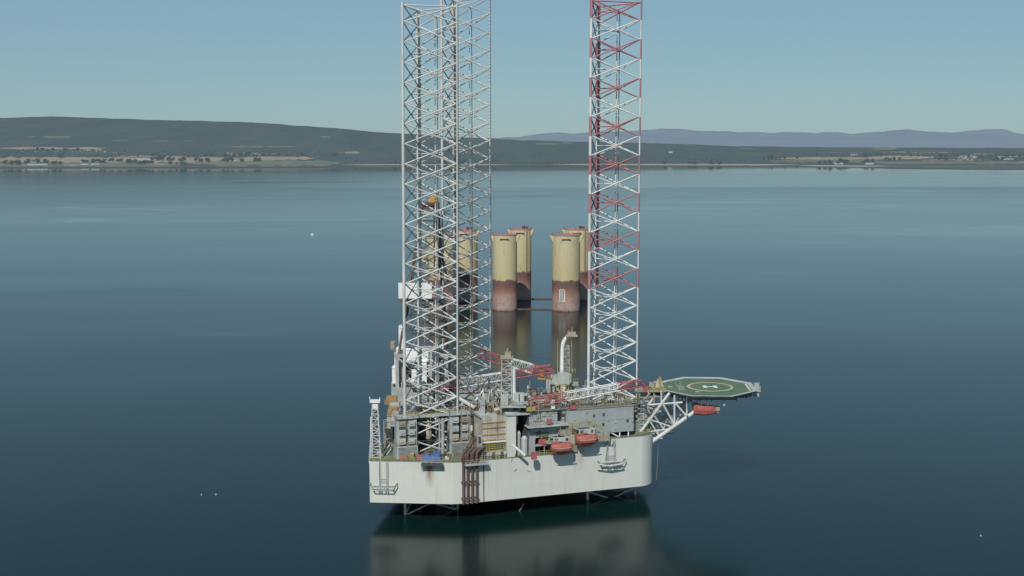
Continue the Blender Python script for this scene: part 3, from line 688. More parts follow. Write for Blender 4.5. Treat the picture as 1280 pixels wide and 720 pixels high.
tr.path([at(843, 531, 324.5), at(869, 514, 324.5) + Vector((1, 16, 0))], .2); tr.path([at(825, 546, 324.5), at(843, 531, 324.5) + Vector((1, 16, 0))], .2); tr.path([at(869, 514, 324.5), at(843, 531, 324.5) + Vector((1, 16, 0))], .2)
tr.build('support_truss', 'leg', heli)
wk = MB(); p = at(824, 541, 327); wk.box(p, (8, 2, .25)); p2 = at(841, 528, 330); wk.box(p2, (3, 4, .25)); wk.build('service_walkway', 'grey', heli)
rail([(p.x - 4, p.y - 1, p.z), (p.x + 4, p.y - 1, p.z)], 1.1, .8, mat='lgrey', parent=heli)
ap = MB(); p = at(941.5, 487, 331); ap.box((p.x + .4, p.y, p.z), (2.4, 5, .3)); ap.box((p.x + 1, p.y + 1, p.z + .9), (1.2, 1.4, 1.5)); ap.box((p.x + .6, p.y - 1.4, p.z - .9), (1.4, 1.2, 1.4)); ap.box((p.x - 1.8, p.y - 2, p.z - .9), (1.6, 1.4, 1.3)); ap.tube((p.x + 1.4, p.y - 1, p.z), (p.x + 1.4, p.y - 1, p.z + 2.4), .1, 5)
ap.build('monitor_platform', 'grey', heli)
rail([(p.x - .6, p.y - 2.4, p.z + .1), (p.x + 1.6, p.y - 2.4, p.z + .1), (p.x + 1.6, p.y + 2.4, p.z + .1)], 1.1, .7, mat='lgrey', parent=heli)
hg = MB()
for px, py in ((905, 506), (858.5, 514)): hg.tube(at(px, 496, 322), at(px, py, 322), .05, 4); hg.box(at(px, py, 322), (.5, .5, .5))
hg.build('hanging_light', 'lgrey', heli)
pl_ = MB(); pl_.tube(at(823, 556, 320.5), at(820.5, 600, 320.5), .05, 4); pl_.build('hanging_line', 'rope', rig)
hp = MB(); p = at(652, 628, 322); hp.path([at(654.5, 629, 311.5), at(652.5, 634, 311.5), at(649, 639, 311.5), at(648.8, 643, 311.5)], .13, 5); hp.build('hanging_hose', 'rope', rig)

# access steps and clutter between the accommodation and helideck
ac = MB()
for i in range(6):
    ac.box(at(800.5, 503 + i * 6.5, 326), (2.0, 3.0, .35))
    ac.tube(at(797, 503 + i * 6.5, 325), at(804, 506.5 + i * 6.5, 325), .1, 4)
for px in (796.8, 804.5): ac.tube(at(px, 497, 325), at(px, 545, 325), .2, 5)
ac.build('stair_tower', 'grey', rig)
af = MB(); a_ = at(812, 487, 328); af.box(a_, (8.5, 5, .4)); af.tube((a_.x - 3, a_.y - 2, 19), (a_.x - 3, a_.y - 2, a_.z), .25); af.tube((a_.x + 1, a_.y - 2, 22), (a_.x + 1, a_.y - 2, a_.z), .25); af.path([at(806, 499, 326), at(817, 486, 326)], .25); af.path([at(800, 497, 326), at(829, 496, 326)], .2)
apl = af.build('access_platform', 'beige', rig)
for px, py, m, sx, sz in ((815, 482, 'beige', 1.7, 1.8), (821, 480.5, 'cream', 1.4, 1.6), (825, 478.5, 'ochre', .5, 3.2), (811, 485, 'maroon', 2, 1.2), (805, 492, 'grey', 2, 1.6), (818, 491, 'dgrey', 3, 1.1), (823, 490, 'maroon', 1.8, 1.0)):
    w = MB(); p = at(px, py, 328); w.box(p, (sx, 1.6, sz)); w.box((p.x, p.y - .82, p.z), (sx * .6, .1, sz * .5)); w.build('equipment_cabinet', m, apl)
rail([(a_.x - 4.2, a_.y - 2.4, a_.z + .2), (a_.x + 4.2, a_.y - 2.4, a_.z + .2)], 1.1, .8, parent=apl)

# ---- davits for the boats
def davit(px, py, Yb, Yin, w=4.2):
    b = MB(); p = at(px, py, Yb)
    for s in (-1, 1):
        o = p + ST * s * w / 2
        inn = o - SN * (3.6); b.path([(inn.x, inn.y, o.z - 1.2), (inn.x, inn.y, o.z + .5), (o.x, o.y, o.z + .9), (o.x, o.y, o.z - .4)], .2, 6)
    q = p + Vector((0, 0, .9)); b.tube(q - ST * w / 2, q + ST * w / 2, .2, 6); b.box((q.x, q.y, q.z - .5), (2.0, .9, .8), SA); b.box((q.x - .3, q.y + .8, q.z - .9), (1.0, .7, 1.0), SA)
    inn = p - SN * 3.6; b.box((inn.x, inn.y, p.z - 1.0), (w + 2, 2.2, .3), SA)
    o = b.build('davit', 'lgrey', rig)
    rail([tuple(inn + ST * -(w / 2 + 1.5) + SN * 1.1 + Vector((0, 0, -.8))), tuple(inn + ST * (w / 2 + 1.5) + SN * 1.1 + Vector((0, 0, -.8)))], 1.1, .8, parent=o)
davit(702, 551.5, 308.2, 0); davit(733.5, 541.0, 310.8, 0)
bd = MB(); p = at(880, 501.5, 324); bd.box((p.x, p.y, p.z + .9), (2.6, 2.2, .3)); bd.box((p.x - .9, p.y, p.z), (.25, 1.6, 2.0)); bd.box((p.x + .9, p.y, p.z), (.25, 1.6, 2.0)); bd.box((p.x, p.y, p.z - .2), (1.6, .3, .3)); bd.tube((p.x + .4, p.y, p.z + .6), (p.x + .6, p.y, p.z - 2.0), .2, 6); bd.tube((p.x - .1, p.y, p.z), (p.x + .2, p.y, p.z - 1.8), .14, 6)
bd.build('davit', 'white', rig)
pt_ = MB()
for px, py, sx, sz, m in ((752, 546.5, 3.6, 1.8, 'beige'), (714, 555, 2.6, 4.0, 'beige'), (717, 548, 3, 2.4, 'cream'), (706, 540, 3.2, 1.4, 'beige')):
    w = MB(); p = at(px, py, 312.5 + (px - 706) * .035); w.box(p, (sx, 2.0, sz), SA)
    for i in range(3): w.tube(tuple(p + ST * (sx * (i / 2 - .5)) + SN * 1.05 + Vector((0, 0, -sz / 2))), tuple(p + ST * (sx * (i / 2 - .5)) + SN * 1.05 + Vector((0, 0, sz / 2 + .9))), .1, 4)
    w.build('embarkation_platform', m, rig)
dk_ = MB(); p = at(722, 538.5, 313.5); dk_.box(p, (7.5, .6, .9), SA); dk_.build('davit_shade_bar', 'black', rig)  # black bar: shade above the boat davits, painted as a solid
yl = [at(708, 543, 312), at(716, 534, 312), at(735, 531, 313), at(746, 535, 313.5), at(754, 541, 314)]
rail([tuple(p) for p in yl], 1.1, .8, r=.08)

# ---- machinery clutter: individually built skids, tanks and racks
random.seed(21)
PAL = ['beige', 'beige', 'lgrey', 'grey', 'white', 'dgrey', 'cream', 'cream', 'roofdirty', 'navy', 'rust', 'beige', 'lgrey']
def module(x, y, z, sx, sy, sz, rz):
    kind = random.choice(['skid', 'skid', 'htank', 'vtank', 'rack', 'skid', 'rack'])
    m = random.choice(PAL); m2 = random.choice(['yellow', 'beige', 'dgrey', 'lgrey', 'rust', 'grey']); b = MB(); ca, sa = math.cos(rz), math.sin(rz)
    def W(i, j, k): return (x + i * ca - j * sa, y + i * sa + j * ca, z + k)
    if kind == 'skid':
        b.box(W(0, 0, sz * .4), (sx, sy, sz * .8), rz); b.m(1)
        for i in (-1, 1):
            for j in (-1, 1): b.tube(W(i * sx / 2, j * sy / 2, 0), W(i * sx / 2, j * sy / 2, sz + .8), .09, 4)
        for j in (-1, 1): b.tube(W(-sx / 2, j * sy / 2, sz + .8), W(sx / 2, j * sy / 2, sz + .8), .08, 4)
        b.m(2).box(W(random.uniform(-.2, .2) * sx, 0, sz * .95), (sx * .5, sy * .5, sz * .3), rz)
        for i in range(3): b.box(W(sx * (i - 1) * .3, -sy / 2 - .05, sz * .4), (sx * .18, .12, sz * .5), rz)
        name = 'machinery_skid'
    elif kind == 'htank':
        r = min(sy, sz) * .42; b.tube(W(-sx / 2, 0, r + .5), W(sx / 2, 0, r + .5), r, 12); b.m(1)
        for i in (-.3, .3): b.box(W(i * sx, 0, .3), (.4, sy * .8, .8), rz)
        b.m(2).tube(W(0, 0, r), W(0, 0, 2 * r + 1.4), .2, 6); b.tube(W(-sx * .3, -r, .8), W(sx * .4, -r, 1.2), .16, 5); name = 'horizontal_tank'
    elif kind == 'vtank':
        r = min(sx, sy) * .35; b.lathe(W(0, 0, 0), [(.05, 0), (r, 0), (r, sz * .85), (r * .6, sz), (.05, sz * 1.03)], 14); b.m(1)
        for k in range(6): b.tube(W(r * 1.05, -.3, sz * .15 * k), W(r * 1.05, .3, sz * .15 * k), .06, 4)
        b.m(2).tube(W(-r * 1.2, -r, 0), W(-r * 1.2, -r, sz * 1.2), .13, 5); name = 'vertical_tank'
    else:
        for i in range(5): b.m(i % 3).tube(W(-sx / 2 * random.uniform(.7, 1), sy * (i - 2) * .2, sz * random.uniform(.3, .95)), W(sx / 2, sy * (i - 2) * .2, sz * random.uniform(.3, .95)), random.uniform(.12, .3), 6)
        b.m(1)
        for i in (-.42, 0, .42):
            for j in (-.48, .48): b.tube(W(i * sx, j * sy, 0), W(i * sx, j * sy, sz), .12, 4)
            b.tube(W(i * sx, -.5 * sy, sz), W(i * sx, .5 * sy, sz), .12, 4)
        name = 'pipe_rack'
    b.build(name, [m, m2, random.choice(PAL)], rig)
used = []
def scatter(cnt, px, Y, top, zbase, smin=1.6, smax=4.0, rel=False):
    for _ in range(cnt):
        for _try in range(30):
            y = random.uniform(*Y); z0 = zbase; u = random.uniform(*px); x = xat(u, 315 if rel else y, z0 + 1); s = random.uniform(smin, smax)
            if rel: y += hullY(x)            # Y then counts metres inboard of the shell
            if all((x - a) ** 2 + (y - b) ** 2 > (.42 * (s + c)) ** 2 for a, b, c, zz in used if abs(zz - zbase) < 3): break
        used.append((x, y, s, zbase)); tz = zat(random.uniform(*top), y) - z0
        tz = max(.8, min(tz, 9)); module(x, y, z0, s, s * random.uniform(.6, 1), tz, random.choice([SA, -.07, SA + math.pi / 2, TH]))
scatter(18, (484, 512), (312, 340), (520, 556), ZD, 1.3, 3)
scatter(34, (512, 578), (318, 350), (495, 545), ZD, 1.4, 3.4)
scatter(46, (576, 636), (312, 348), (487, 522), ZD, 1.4, 3.4)
scatter(22, (608, 636), (5, 10), (503, 518), 26.45, .7, 1.6, True)
scatter(16, (576, 606), (312, 322), (500, 530), ZD, 1.2, 2.6)
scatter(44, (657, 738), (332, 352), (481, 501), ZD + 5, 1.2, 2.8)
scatter(36, (666, 790), (4.2, 15), (495, 508), 27.2, .7, 1.9, True)
scatter(14, (740, 800), (328, 342), (486, 505), ZF, 1.6, 3)
scatter(12, (512, 566), (305.5, 310), (560, 573), ZD, .7, 1.5)
scatter(8, (596, 604), (305, 309), (545, 570), ZD, .8, 1.6)
scatter(10, (642, 662), (4, 11), (506, 516), 27.15, .6, 1.3, True)
for px, py0, py1, Yp in ((601, 560, 470, 312), (617, 520, 484, 316), (664, 516, 497, 309), (673, 516, 500, 309), (700, 512, 497, 312), (723, 509, 494, 316), (752, 507, 492, 318), (781, 507, 490, 320), (795, 510, 488, 322), (588, 560, 498, 311), (508, 522, 480, 312), (577, 575, 512, 304.6), (685, 495, 470, 340), (731, 495, 476, 345)):
    lp = MB(); a, c = at(px, py0, Yp), at(px, py1, Yp); lp.tube((a.x, a.y, a.z), (a.x, a.y, c.z), .09, 5); lp.box((a.x + .25, a.y - .2, c.z), (.7, .4, .25)); lp.build('light_pole', random.choice(['lgrey', 'beige', 'yellow']), rig)
# conduits, ladders and lockers on the deckhouse fronts
for i in range(26):
    t = random.random(); z = random.choice([21.2, 22.3, 24.6, 25.8, 26.5]); c = MB(); p = face_pt(ma, mc, t, .12 if z > 23.5 else -.2, z)
    if i % 3 == 0: c.box(p, (random.uniform(.4, 1.1), .5, random.uniform(.4, 1.2)), SA); c.build('wall_box', random.choice(['beige', 'lgrey', 'cream', 'dgrey', 'grey']), mid)
    else: c.box(p, (random.uniform(1.5, 4), .16, .14), SA); c.box((p.x, p.y, p.z - .7), (.12, .16, 1.5), SA); c.build('conduit', random.choice(['lgrey', 'beige', 'dgrey']), mid)
for i in range(14):
    t = random.uniform(.02, .98); c = MB(); p = face_pt(fa, fc, t, .1, random.uniform(20.4, 26.6)); c.box(p, (random.uniform(.2, .5), .25, random.uniform(.15, .4)), SA); c.build('wall_fitting', random.choice(['lgrey', 'grey', 'beige']), acc)
# diagonals and pipework above the stern deck
def loose_pipes(cnt, px, py, Y, zr, mats):
    for i in range(cnt):
        a = at(random.uniform(*px), random.uniform(*py), random.uniform(*Y)); d = Vector((random.uniform(-4, 4), random.uniform(0, 4), random.uniform(-zr, zr))); e = Vector((0, 0, random.uniform(-3, -1)))
        MB().path([a, a + d, a + d + e], random.uniform(.1, .26), 6).build('process_pipe', random.choice(mats), rig)
loose_pipes(34, (573, 632), (485, 540), (314, 330), 3, ['lgrey', 'dgrey', 'white', 'beige'])
loose_pipes(36, (500, 575), (474, 520), (322, 336), 2.5, ['white', 'dgrey', 'red', 'beige', 'lgrey'])
vt = MB(); p = at(603.5, 552, 310); vt.box((p.x, p.y, 23), (1.2, 1.6, 15)); vt.box((p.x - .9, p.y - .2, 22), (.25, .3, 13))
for k in range(5): vt.box((p.x, p.y, 17.5 + 3 * k), (1.5, 1.9, .25))
vt.build('exhaust_trunk', 'grey', rig)
vt = MB(); p = at(591, 535, 315); vt.box((p.x, p.y, 20.5), (3.4, 3, 9.5)); vt.build('exhaust_trunk', 'dgrey', rig)
dg = MB(); dg.path([at(572, 497, 314), at(592, 509, 316)], .5, 8); dg.build('slanted_duct', 'white', rig)
dg = MB(); dg.path([at(597, 494, 316), at(612, 505, 318)], .4, 8); dg.build('slanted_duct', 'lgrey', rig)

# ================================================================== things carried by the rig
def boat_mesh(L, B_, h):
    b = MB(); ns, nr_ = 19, 22; vs = []
    for i in range(ns):
        t = i / (ns - 1) * 2 - 1; w = B_ / 2 * max(.12, (1 - abs(t) ** 4.5)) ** .6
        top = h * .44 * (1 - .30 * abs(t) ** 4); bot = -h * .56 * (1 - .62 * abs(t) ** 2.6)
        for j in range(nr_):
            a = 2 * math.pi * j / nr_; ca, sa = math.cos(a), math.sin(a); yy = math.copysign(abs(ca) ** .6, ca) * w
            if sa >= 0: z = top * sa ** .55; yy *= 1 - .30 * sa ** 3
            else: z = bot * abs(sa) ** .9; yy *= 1 - .72 * abs(sa) ** 1.6
            vs.append((t * L / 2 * (1 + (.04 if sa > -.2 else -.04)), yy, z))
    fs = []
    for i in range(ns - 1):
        for j in range(nr_): fs.append((i * nr_ + j, i * nr_ + (j + 1) % nr_, (i + 1) * nr_ + (j + 1) % nr_, (i + 1) * nr_ + j))
    b.add(vs, fs); b.add(vs[:nr_], [tuple(range(nr_))[::-1]]); b.add(vs[-nr_:], [tuple(range(nr_))]); return b
def lifeboat(loc, rz, label):
    o = empty('lifeboat', loc, label, 'lifeboat', 'lifeboats hung on the rig'); o.rotation_euler.z = rz; o['_o'] = (0, 0, 0)
    boat_mesh(5.7, 2.8, 3.3).build('canopy_hull', 'boat', o, smooth=True)
    g = MB(); g.path([(-2.9, -1.28, -.35), (-1.5, -1.42, -.4), (1.5, -1.42, -.4), (2.9, -1.28, -.35)], .11, 5); g.path([(-2.9, 1.28, -.35), (2.9, 1.28, -.35)], .11, 5); g.build('fender', 'maroon', o)
    w = MB(); w.box((-1.6, 0, 1.5), (1.3, 1.3, .6)); w.build('cockpit', 'boat', o)
    w = MB(); w.box((.4, -1.0, .75), (1.0, .5, .8)); w.build('side_hatch', 'boatpink', o)
    w = MB(); w.path([(-2.4, -1.25, .35), (-.8, -1.42, .3), (1, -1.42, .3), (2.4, -1.25, .35)], .05, 4); w.build('grab_line', 'marking', o)
    for x in (-1.2, .2, 1.4): w = MB(); w.box((x, -1.16, .55), (.5, .12, .3)); w.build('window', 'window', o)
    k = MB(); k.box((0, 0, -1.5), (3.4, .3, .35)); k.build('keel', 'maroon', o)
    f = MB(); f.tube((1.9, 0, 1.2), (1.9, 0, 1.9), .1, 5); f.tube((-2, 0, 1.2), (-2, 0, 1.9), .1, 5); f.build('lifting_hook', 'lgrey', o)
    return o
lifeboat(at(702, 560.3, 308.0), SA, 'orange red enclosed lifeboat hung over the hull side, the lower one nearer the stern')
lifeboat(at(733.3, 550, 310.6), SA, 'orange red enclosed lifeboat hung just below the accommodation block, the upper one nearer the bow')
rb = empty('rescue_boat', at(881, 512.0, 324), 'faded red open rescue boat slung under the edge of the helideck', 'rescue boat'); rb['_o'] = (0, 0, 0); rb.rotation_euler.z = -.05
hb_ = MB(); L = 6.2; sec = []
for i in range(13):
    t = i / 12 * 2 - 1; w = 1.25 * (1 - max(0, t) ** 2.4 * .75) * (1 - max(0, -t) ** 4 * .35); top = 1.05 + 1.0 * max(0, -t) ** 2.2 - .1 * t; bot = -1.6 + .75 * max(0, t) ** 1.7 + .25 * max(0, -t) ** 2
    sec.append([(t * L / 2 + (.2 if t > .9 else 0), a * w, z) for a, z in ((-1, top), (-1.02, 0), (-.75, bot * .7), (0, bot), (.75, bot * .7), (1.02, 0), (1, top), (.7, top + .1), (0, top + .15), (-.7, top + .1))])
vs = [p for s in sec for p in s]; q = len(sec[0]); fs = []
for i in range(12):
    for j in range(q): fs.append((i * q + j, i * q + (j + 1) % q, (i + 1) * q + (j + 1) % q, (i + 1) * q + j))
hb_.add(vs, fs); hb_.add(sec[0], [tuple(range(q))[::-1]]); hb_.add(sec[-1], [tuple(range(q))]); hb_.build('boat_hull', 'boatpink', rb)
w = MB(); w.box((-.4, 0, 1.1), (1.6, 1.2, .7)); w.build('console', 'boatpink', rb)
w = MB(); w.box((3.5, 0, .35), (1.0, .9, 1.2)); w.box((3.6, 0, -.4), (.4, .3, .9)); w.build('outboard_motor', 'beige', rb)

# tarpaulins and cargo on deck
def tarp(loc, sx, sy, sz, label, seed):
    b = MB(); nx, ny = 12, 8; vs = []; fs = []
    for i in range(nx + 1):
        for j in range(ny + 1):
            u, v = i / nx * 2 - 1, j / ny * 2 - 1; h = sz * (1 - abs(u) ** 5) ** .4 * (1 - abs(v) ** 5) ** .4
            h *= .75 + .35 * noise.noise(Vector((u * 2 + seed, v * 2, 0))); vs.append((loc[0] + u * sx / 2, loc[1] + v * sy / 2, loc[2] + max(0.02, h)))
    for i in range(nx):
        for j in range(ny): a = i * (ny + 1) + j; fs.append((a, a + ny + 1, a + ny + 2, a + 1))
    b.add(vs, fs); o = b.build('tarpaulin', 'blue', None, loc); return tag(o, label, 'tarpaulin', 'blue covered bundles on deck')
tarp((xat(535.5, 305, 16), 304.6, ZD), 3.6, 2.6, 2.0, 'low wide blue tarpaulin bundle on the deck edge, left of the taller one', 1)
tarp((xat(546.5, 305, 16), 304.6, ZD), 2.0, 2.4, 3.0, 'tall narrow blue tarpaulin bundle standing against a grey pipe at the deck edge', 5)
def cargo(px, py, Y, s, mat, name, label, cat, rz=0.0, gnd=None):
    p = at(px, py, Y); z = p.z if gnd is None else gnd
    o = empty(name, (p.x, p.y, z), label, cat); b = MB(); b.box((p.x, p.y, z + s[2] / 2 + .12), s, rz); b.build('body', mat, o)
    f = MB()
    for i in (-1, 0, 1): f.box((p.x + i * s[0] * .42 * math.cos(rz), p.y + i * s[0] * .42 * math.sin(rz) - s[1] / 2 * math.cos(rz), z + s[2] / 2 + .1), (.12, .12, s[2]), rz)
    f.build('frame', mat, o); g = MB(); g.box((p.x, p.y, z + .06), (s[0] * 1.02, s[1] * .6, .12), rz); g.box((p.x, p.y, z + s[2] + .16), (s[0] * .9, s[1] * .9, .08), rz); g.build('lid', mat, o); return o
cargo(505, 574, 305.6, (1.7, 1.0, .8), 'boatpink', 'equipment_box', 'small faded red box on the deck edge near the lattice mast', 'box', gnd=ZD)
cargo(524.5, 572, 305.4, (1.5, 1.0, 1.1), 'boatpink', 'equipment_box', 'small red box on the deck edge beside the low blue tarpaulin', 'box', gnd=ZD)
cargo(677, 552.5, 312.4, (1.7, 1.2, 1.1), 'boatpink', 'storage_bin', 'upper red storage bin in the dark opening below the galley block', 'bin', SA, gnd=18.2)
cargo(681, 556, 311.6, (2.0, 1.0, .9), 'boat', 'storage_bin', 'lower red storage bin in front of the dark opening', 'bin', SA, gnd=18.14)
cargo(667.5, 566, 305.6, (1.3, 1.0, 1.7), 'red', 'fire_hose_box', 'dark red hose box on the main deck beside the store wall', 'box', SA, gnd=ZD)
cargo(663, 512, 310, (2.4, 1.6, .9), 'yellow', 'gear_basket', 'yellow gear basket on the roof below the amidships crane boom', 'basket', SA, gnd=27.6)
cargo(716, 508, 314, (1.7, 1.2, 1.0), 'red', 'roof_locker', 'red locker on the accommodation roof behind the railing', 'locker', SA, gnd=27.15)
cargo(691, 507, 312, (.9, .9, 2.3), 'white', 'gas_bottle_rack', 'upright white bottle rack on the deckhouse roof', 'rack', SA, gnd=27.65)

# ================================================================== OLD FLOATING HULL WITH SIX COLUMNS
plat = empty('floating_platform_hull', (0, 733, 0), 'old floating platform hull of six yellow columns with rusty lower halves', 'platform hull')
cols = [(552.5, 711, 8.3), (631, 709, 7.3), (707.5, 707, 8.3), (581, 749, 8.0), (650.5, 757, 6.9), (721, 757, 8.3)]
tops = []
for i, (px, Y, r) in enumerate(cols):
    x = xat(px, Y, 20); tops.append((x, Y, r)); b = MB()
    b.lathe((x, Y, -2), [(r, 0), (r, 3), (r, 20), (r, 30), (r, 42), (r, 46.4)], 48, cap=False)
    col = b.build('column', 'column', plat, smooth=True)
    f = MB(); f.lathe((x, Y, 44.4), [(r * .3, 0), (r + .15, 0), (r + .15, .55), (r * .3, .6)], 40); f.build('red_rim', M['legr'], col)
    rr_ = MB()
    for k in range(18): a = k * math.pi / 9; rr_.tube((x + r * math.cos(a), Y + r * math.sin(a), 45), (x + r * math.cos(a), Y + r * math.sin(a), 46.2), .08, 4)
    rr_.build('rim_post', 'rust', col)
    for a in (R(195), R(-15), R(268)):
        g = MB(); p = Vector((x + r * math.cos(a), Y + r * math.sin(a), 0)); o = Vector((math.cos(a), math.sin(a), 0)); t = Vector((-o.y, o.x, 0))
        if a == R(268):
            g.box((p.x + o.x * .3, p.y + o.y * .3, 42.6), (5.2, .5, .45), a + math.pi / 2); g.build('walkway_bracket', 'rust', col); continue
        for s in (-.7, .7):
            c = p + t * s; g.add([(c.x - o.x, c.y - o.y, 44.4), (c.x + o.x * 1.9, c.y + o.y * 1.9, 44.4), (c.x + o.x * 1.9, c.y + o.y * 1.9, 43.6), (c.x - o.x, c.y - o.y, 38.6)], [(0, 1, 2, 3)])
        c0, c1 = p + t * -.7, p + t * .7; g.add([(c0.x + o.x * 1.9, c0.y + o.y * 1.9, 44.4), (c0.x + o.x * 1.9, c0.y + o.y * 1.9, 43.6), (c0.x - o.x, c0.y - o.y, 38.6), (c1.x - o.x, c1.y - o.y, 38.6), (c1.x + o.x * 1.9, c1.y + o.y * 1.9, 43.6), (c1.x + o.x * 1.9, c1.y + o.y * 1.9, 44.4)], [(0, 1, 4, 5), (1, 2, 3, 4)])
        g.build('corbel', 'column', col)
    if i >= 3:
        l = MB(); a = R(-55); l.tube((x + r * math.cos(a), Y + r * math.sin(a), 16), (x + r * math.cos(a), Y + r * math.sin(a), 44), .3, 6); l.build('pipe', 'rust', col)
        l = MB(); l.tube((x + 2, Y - 2, 44.9), (x + 2, Y - 2, 46.6), 1.0, 8); l.box((x + 4, Y - 1, 45.6), (1.5, 1, 1.5)); l.build('hatch', 'maroon', col)
    if i == 2:
        g = MB(); yb = Y - r - .02; xm = x - 2.6
        yb = Y - math.sqrt(r * r - 2.6 ** 2) - .1; g.box((xm, yb, 9.4), (1.9, .2, 6.4)); g.build('draught_board', 'grey', col)
        g = MB()
        for dx_, w_, dz, h_ in ((-1.4, .5, 0, 7.2), (1.5, .5, 0, 7.2), (0, 3.2, 3.5, .4), (0, 3.2, -3.4, .4)): g.box((xm + dx_, yb + .05 - dx_ * .25, 9.4 + dz), (w_, .25, h_), -.3 if w_ < 1 else -.3)
        g.build('board_frame', 'marking', col)
def pont(a, c, w, zc):
    b = MB(); p, q = Vector((tops[a][0], tops[a][1], zc)), Vector((tops[c][0], tops[c][1], zc)); m_ = (p + q) / 2; d = q - p
    b.box((m_.x, m_.y, zc), (d.length - tops[a][2] - tops[c][2] + 1, w, .9), math.atan2(d.y, d.x)); b.build('pontoon', 'rust', plat)
pont(0, 1, 1.0, .1); pont(1, 2, 1.0, .1); pont(3, 4, 1.0, .1); pont(4, 5, 1.0, .1)

# ================================================================== WATER, SKY, LAND
def water_mat():
    m, nt, b = nodes('sea_water')
    g = N(nt, 'ShaderNodeNewGeometry'); sp = N(nt, 'ShaderNodeSeparateXYZ'); nt.links.new(g.outputs['Position'], sp.inputs[0])
    b.inputs['Base Color'].default_value = (.0025, .0165, .0145, 1); b.inputs['Specular Tint'].default_value = (.92, 1, .98, 1); b.inputs['IOR'].default_value = 1.333
    # wind: calm slick by the far shore, ruffled middle, smoother foreground
    mp = N(nt, 'ShaderNodeMapping'); nt.links.new(g.outputs['Position'], mp.inputs[0]); mp.inputs['Scale'].default_value = (.0006, .0022, 1)
    n1 = N(nt, 'ShaderNodeTexNoise'); nt.links.new(mp.outputs[0], n1.inputs['Vector']); n1.inputs['Scale'].default_value = 1.0; n1.inputs['Detail'].default_value = 3
    ad = N(nt, 'ShaderNodeMath', operation='MULTIPLY_ADD'); nt.links.new(n1.outputs['Fac'], ad.inputs[0]); ad.inputs[1].default_value = 700; nt.links.new(sp.outputs[1], ad.inputs[2])
    mr = N(nt, 'ShaderNodeMapRange'); nt.links.new(ad.outputs[0], mr.inputs[0]); mr.inputs[1].default_value = 0; mr.inputs[2].default_value = 6000
    r = ramp(nt, mr.outputs[0], [(0, (.20,) * 3), (.15, (.19,) * 3), (.22, (.145,) * 3), (.32, (.13,) * 3), (.42, (.145,) * 3), (.528, (.165,) * 3), (.538, (.115,) * 3), (.76, (.11,) * 3), (.86, (.05,) * 3), (1, (.03,) * 3)])
    mp2 = N(nt, 'ShaderNodeMapping'); nt.links.new(g.outputs['Position'], mp2.inputs[0]); mp2.inputs['Scale'].default_value = (.0011, .0042, 1); mp2.inputs['Rotation'].default_value = (0, 0, .12)
    n2 = N(nt, 'ShaderNodeTexNoise'); nt.links.new(mp2.outputs[0], n2.inputs['Vector']); n2.inputs['Scale'].default_value = 1.0; n2.inputs['Detail'].default_value = 6; n2.inputs['Roughness'].default_value = .6; n2.inputs['Distortion'].default_value = 1.6
    k = ramp(nt, n2.outputs['Fac'], [(.32, (.5,) * 3), (.39, (.93,) * 3), (.6, (1.03,) * 3), (.70, (1.22,) * 3)])
    rr = mix(nt, 1.0, r, k, 'MULTIPLY'); nt.links.new(rr, b.inputs['Roughness'])
    return m
M['water'] = water_mat()
w = MB(); S = 40000
w.add([(-S, -2000, 0), (S, -2000, 0), (S, S, 0), (-S, S, 0)], [(0, 1, 2, 3)]); tag(w.build('sea', 'water'), kind='structure')

def interp(tab, x):
    if x <= tab[0][0]: return tab[0][1]
    for (a, b), (c, d) in zip(tab[:-1], tab[1:]):
        if x <= c: return b + (d - b) * (x - a) / (c - a)
    return tab[-1][1]
SHORE = [(-400, 211), (0, 210), (400, 209.2), (430, 207.6), (740, 207.2), (900, 207.6), (1080, 210), (1180, 211.3), (1280, 212.5), (1700, 213)]
RIDGE = [(-400, 146), (0, 147), (40, 145.8), (80, 146.2), (150, 148.6), (200, 150), (250, 151), (300, 152.2), (370, 157), (430, 161), (470, 165), (520, 168), (560, 171), (620, 174), (700, 176.5), (800, 178.5), (870, 181), (920, 183), (1000, 183.5), (1100, 184.5), (1280, 185), (1700, 185)]
DR = 9600.0
def shoreD(px): return H / math.tan(R(PITCH) + math.atan((interp(SHORE, px) - 360) / F))
def land_z(px, D):
    s = shoreD(px); t = (D - s) / (DR - s)
    if t < 0: return -1.0
    y = interp(SHORE, px) + (interp(RIDGE, px) - interp(SHORE, px)) * min(t, 1)
    z = zat(y, D) if t <= 1 else zat(interp(RIDGE, px), DR) - (t - 1) * 400
    x = (px - 640) / F * D
    return max(z, .4) + 5 * min(1, t * 3) * (noise.noise(Vector((x / 420, D / 420, 0))) + .6 * noise.noise(Vector((x / 130, D / 130, 3))) + .5 * noise.noise(Vector((x / 60, D / 60, 7))))
def land_at(px, py):
    lo, hi = shoreD(px) + 1, DR
    for _ in range(40):
        m_ = (lo + hi) / 2
        if land_z(px, m_) > zat(py, m_): hi = m_
        else: lo = m_
    z = land_z(px, lo); return Vector((xat(px, lo, z), lo, z)), lo
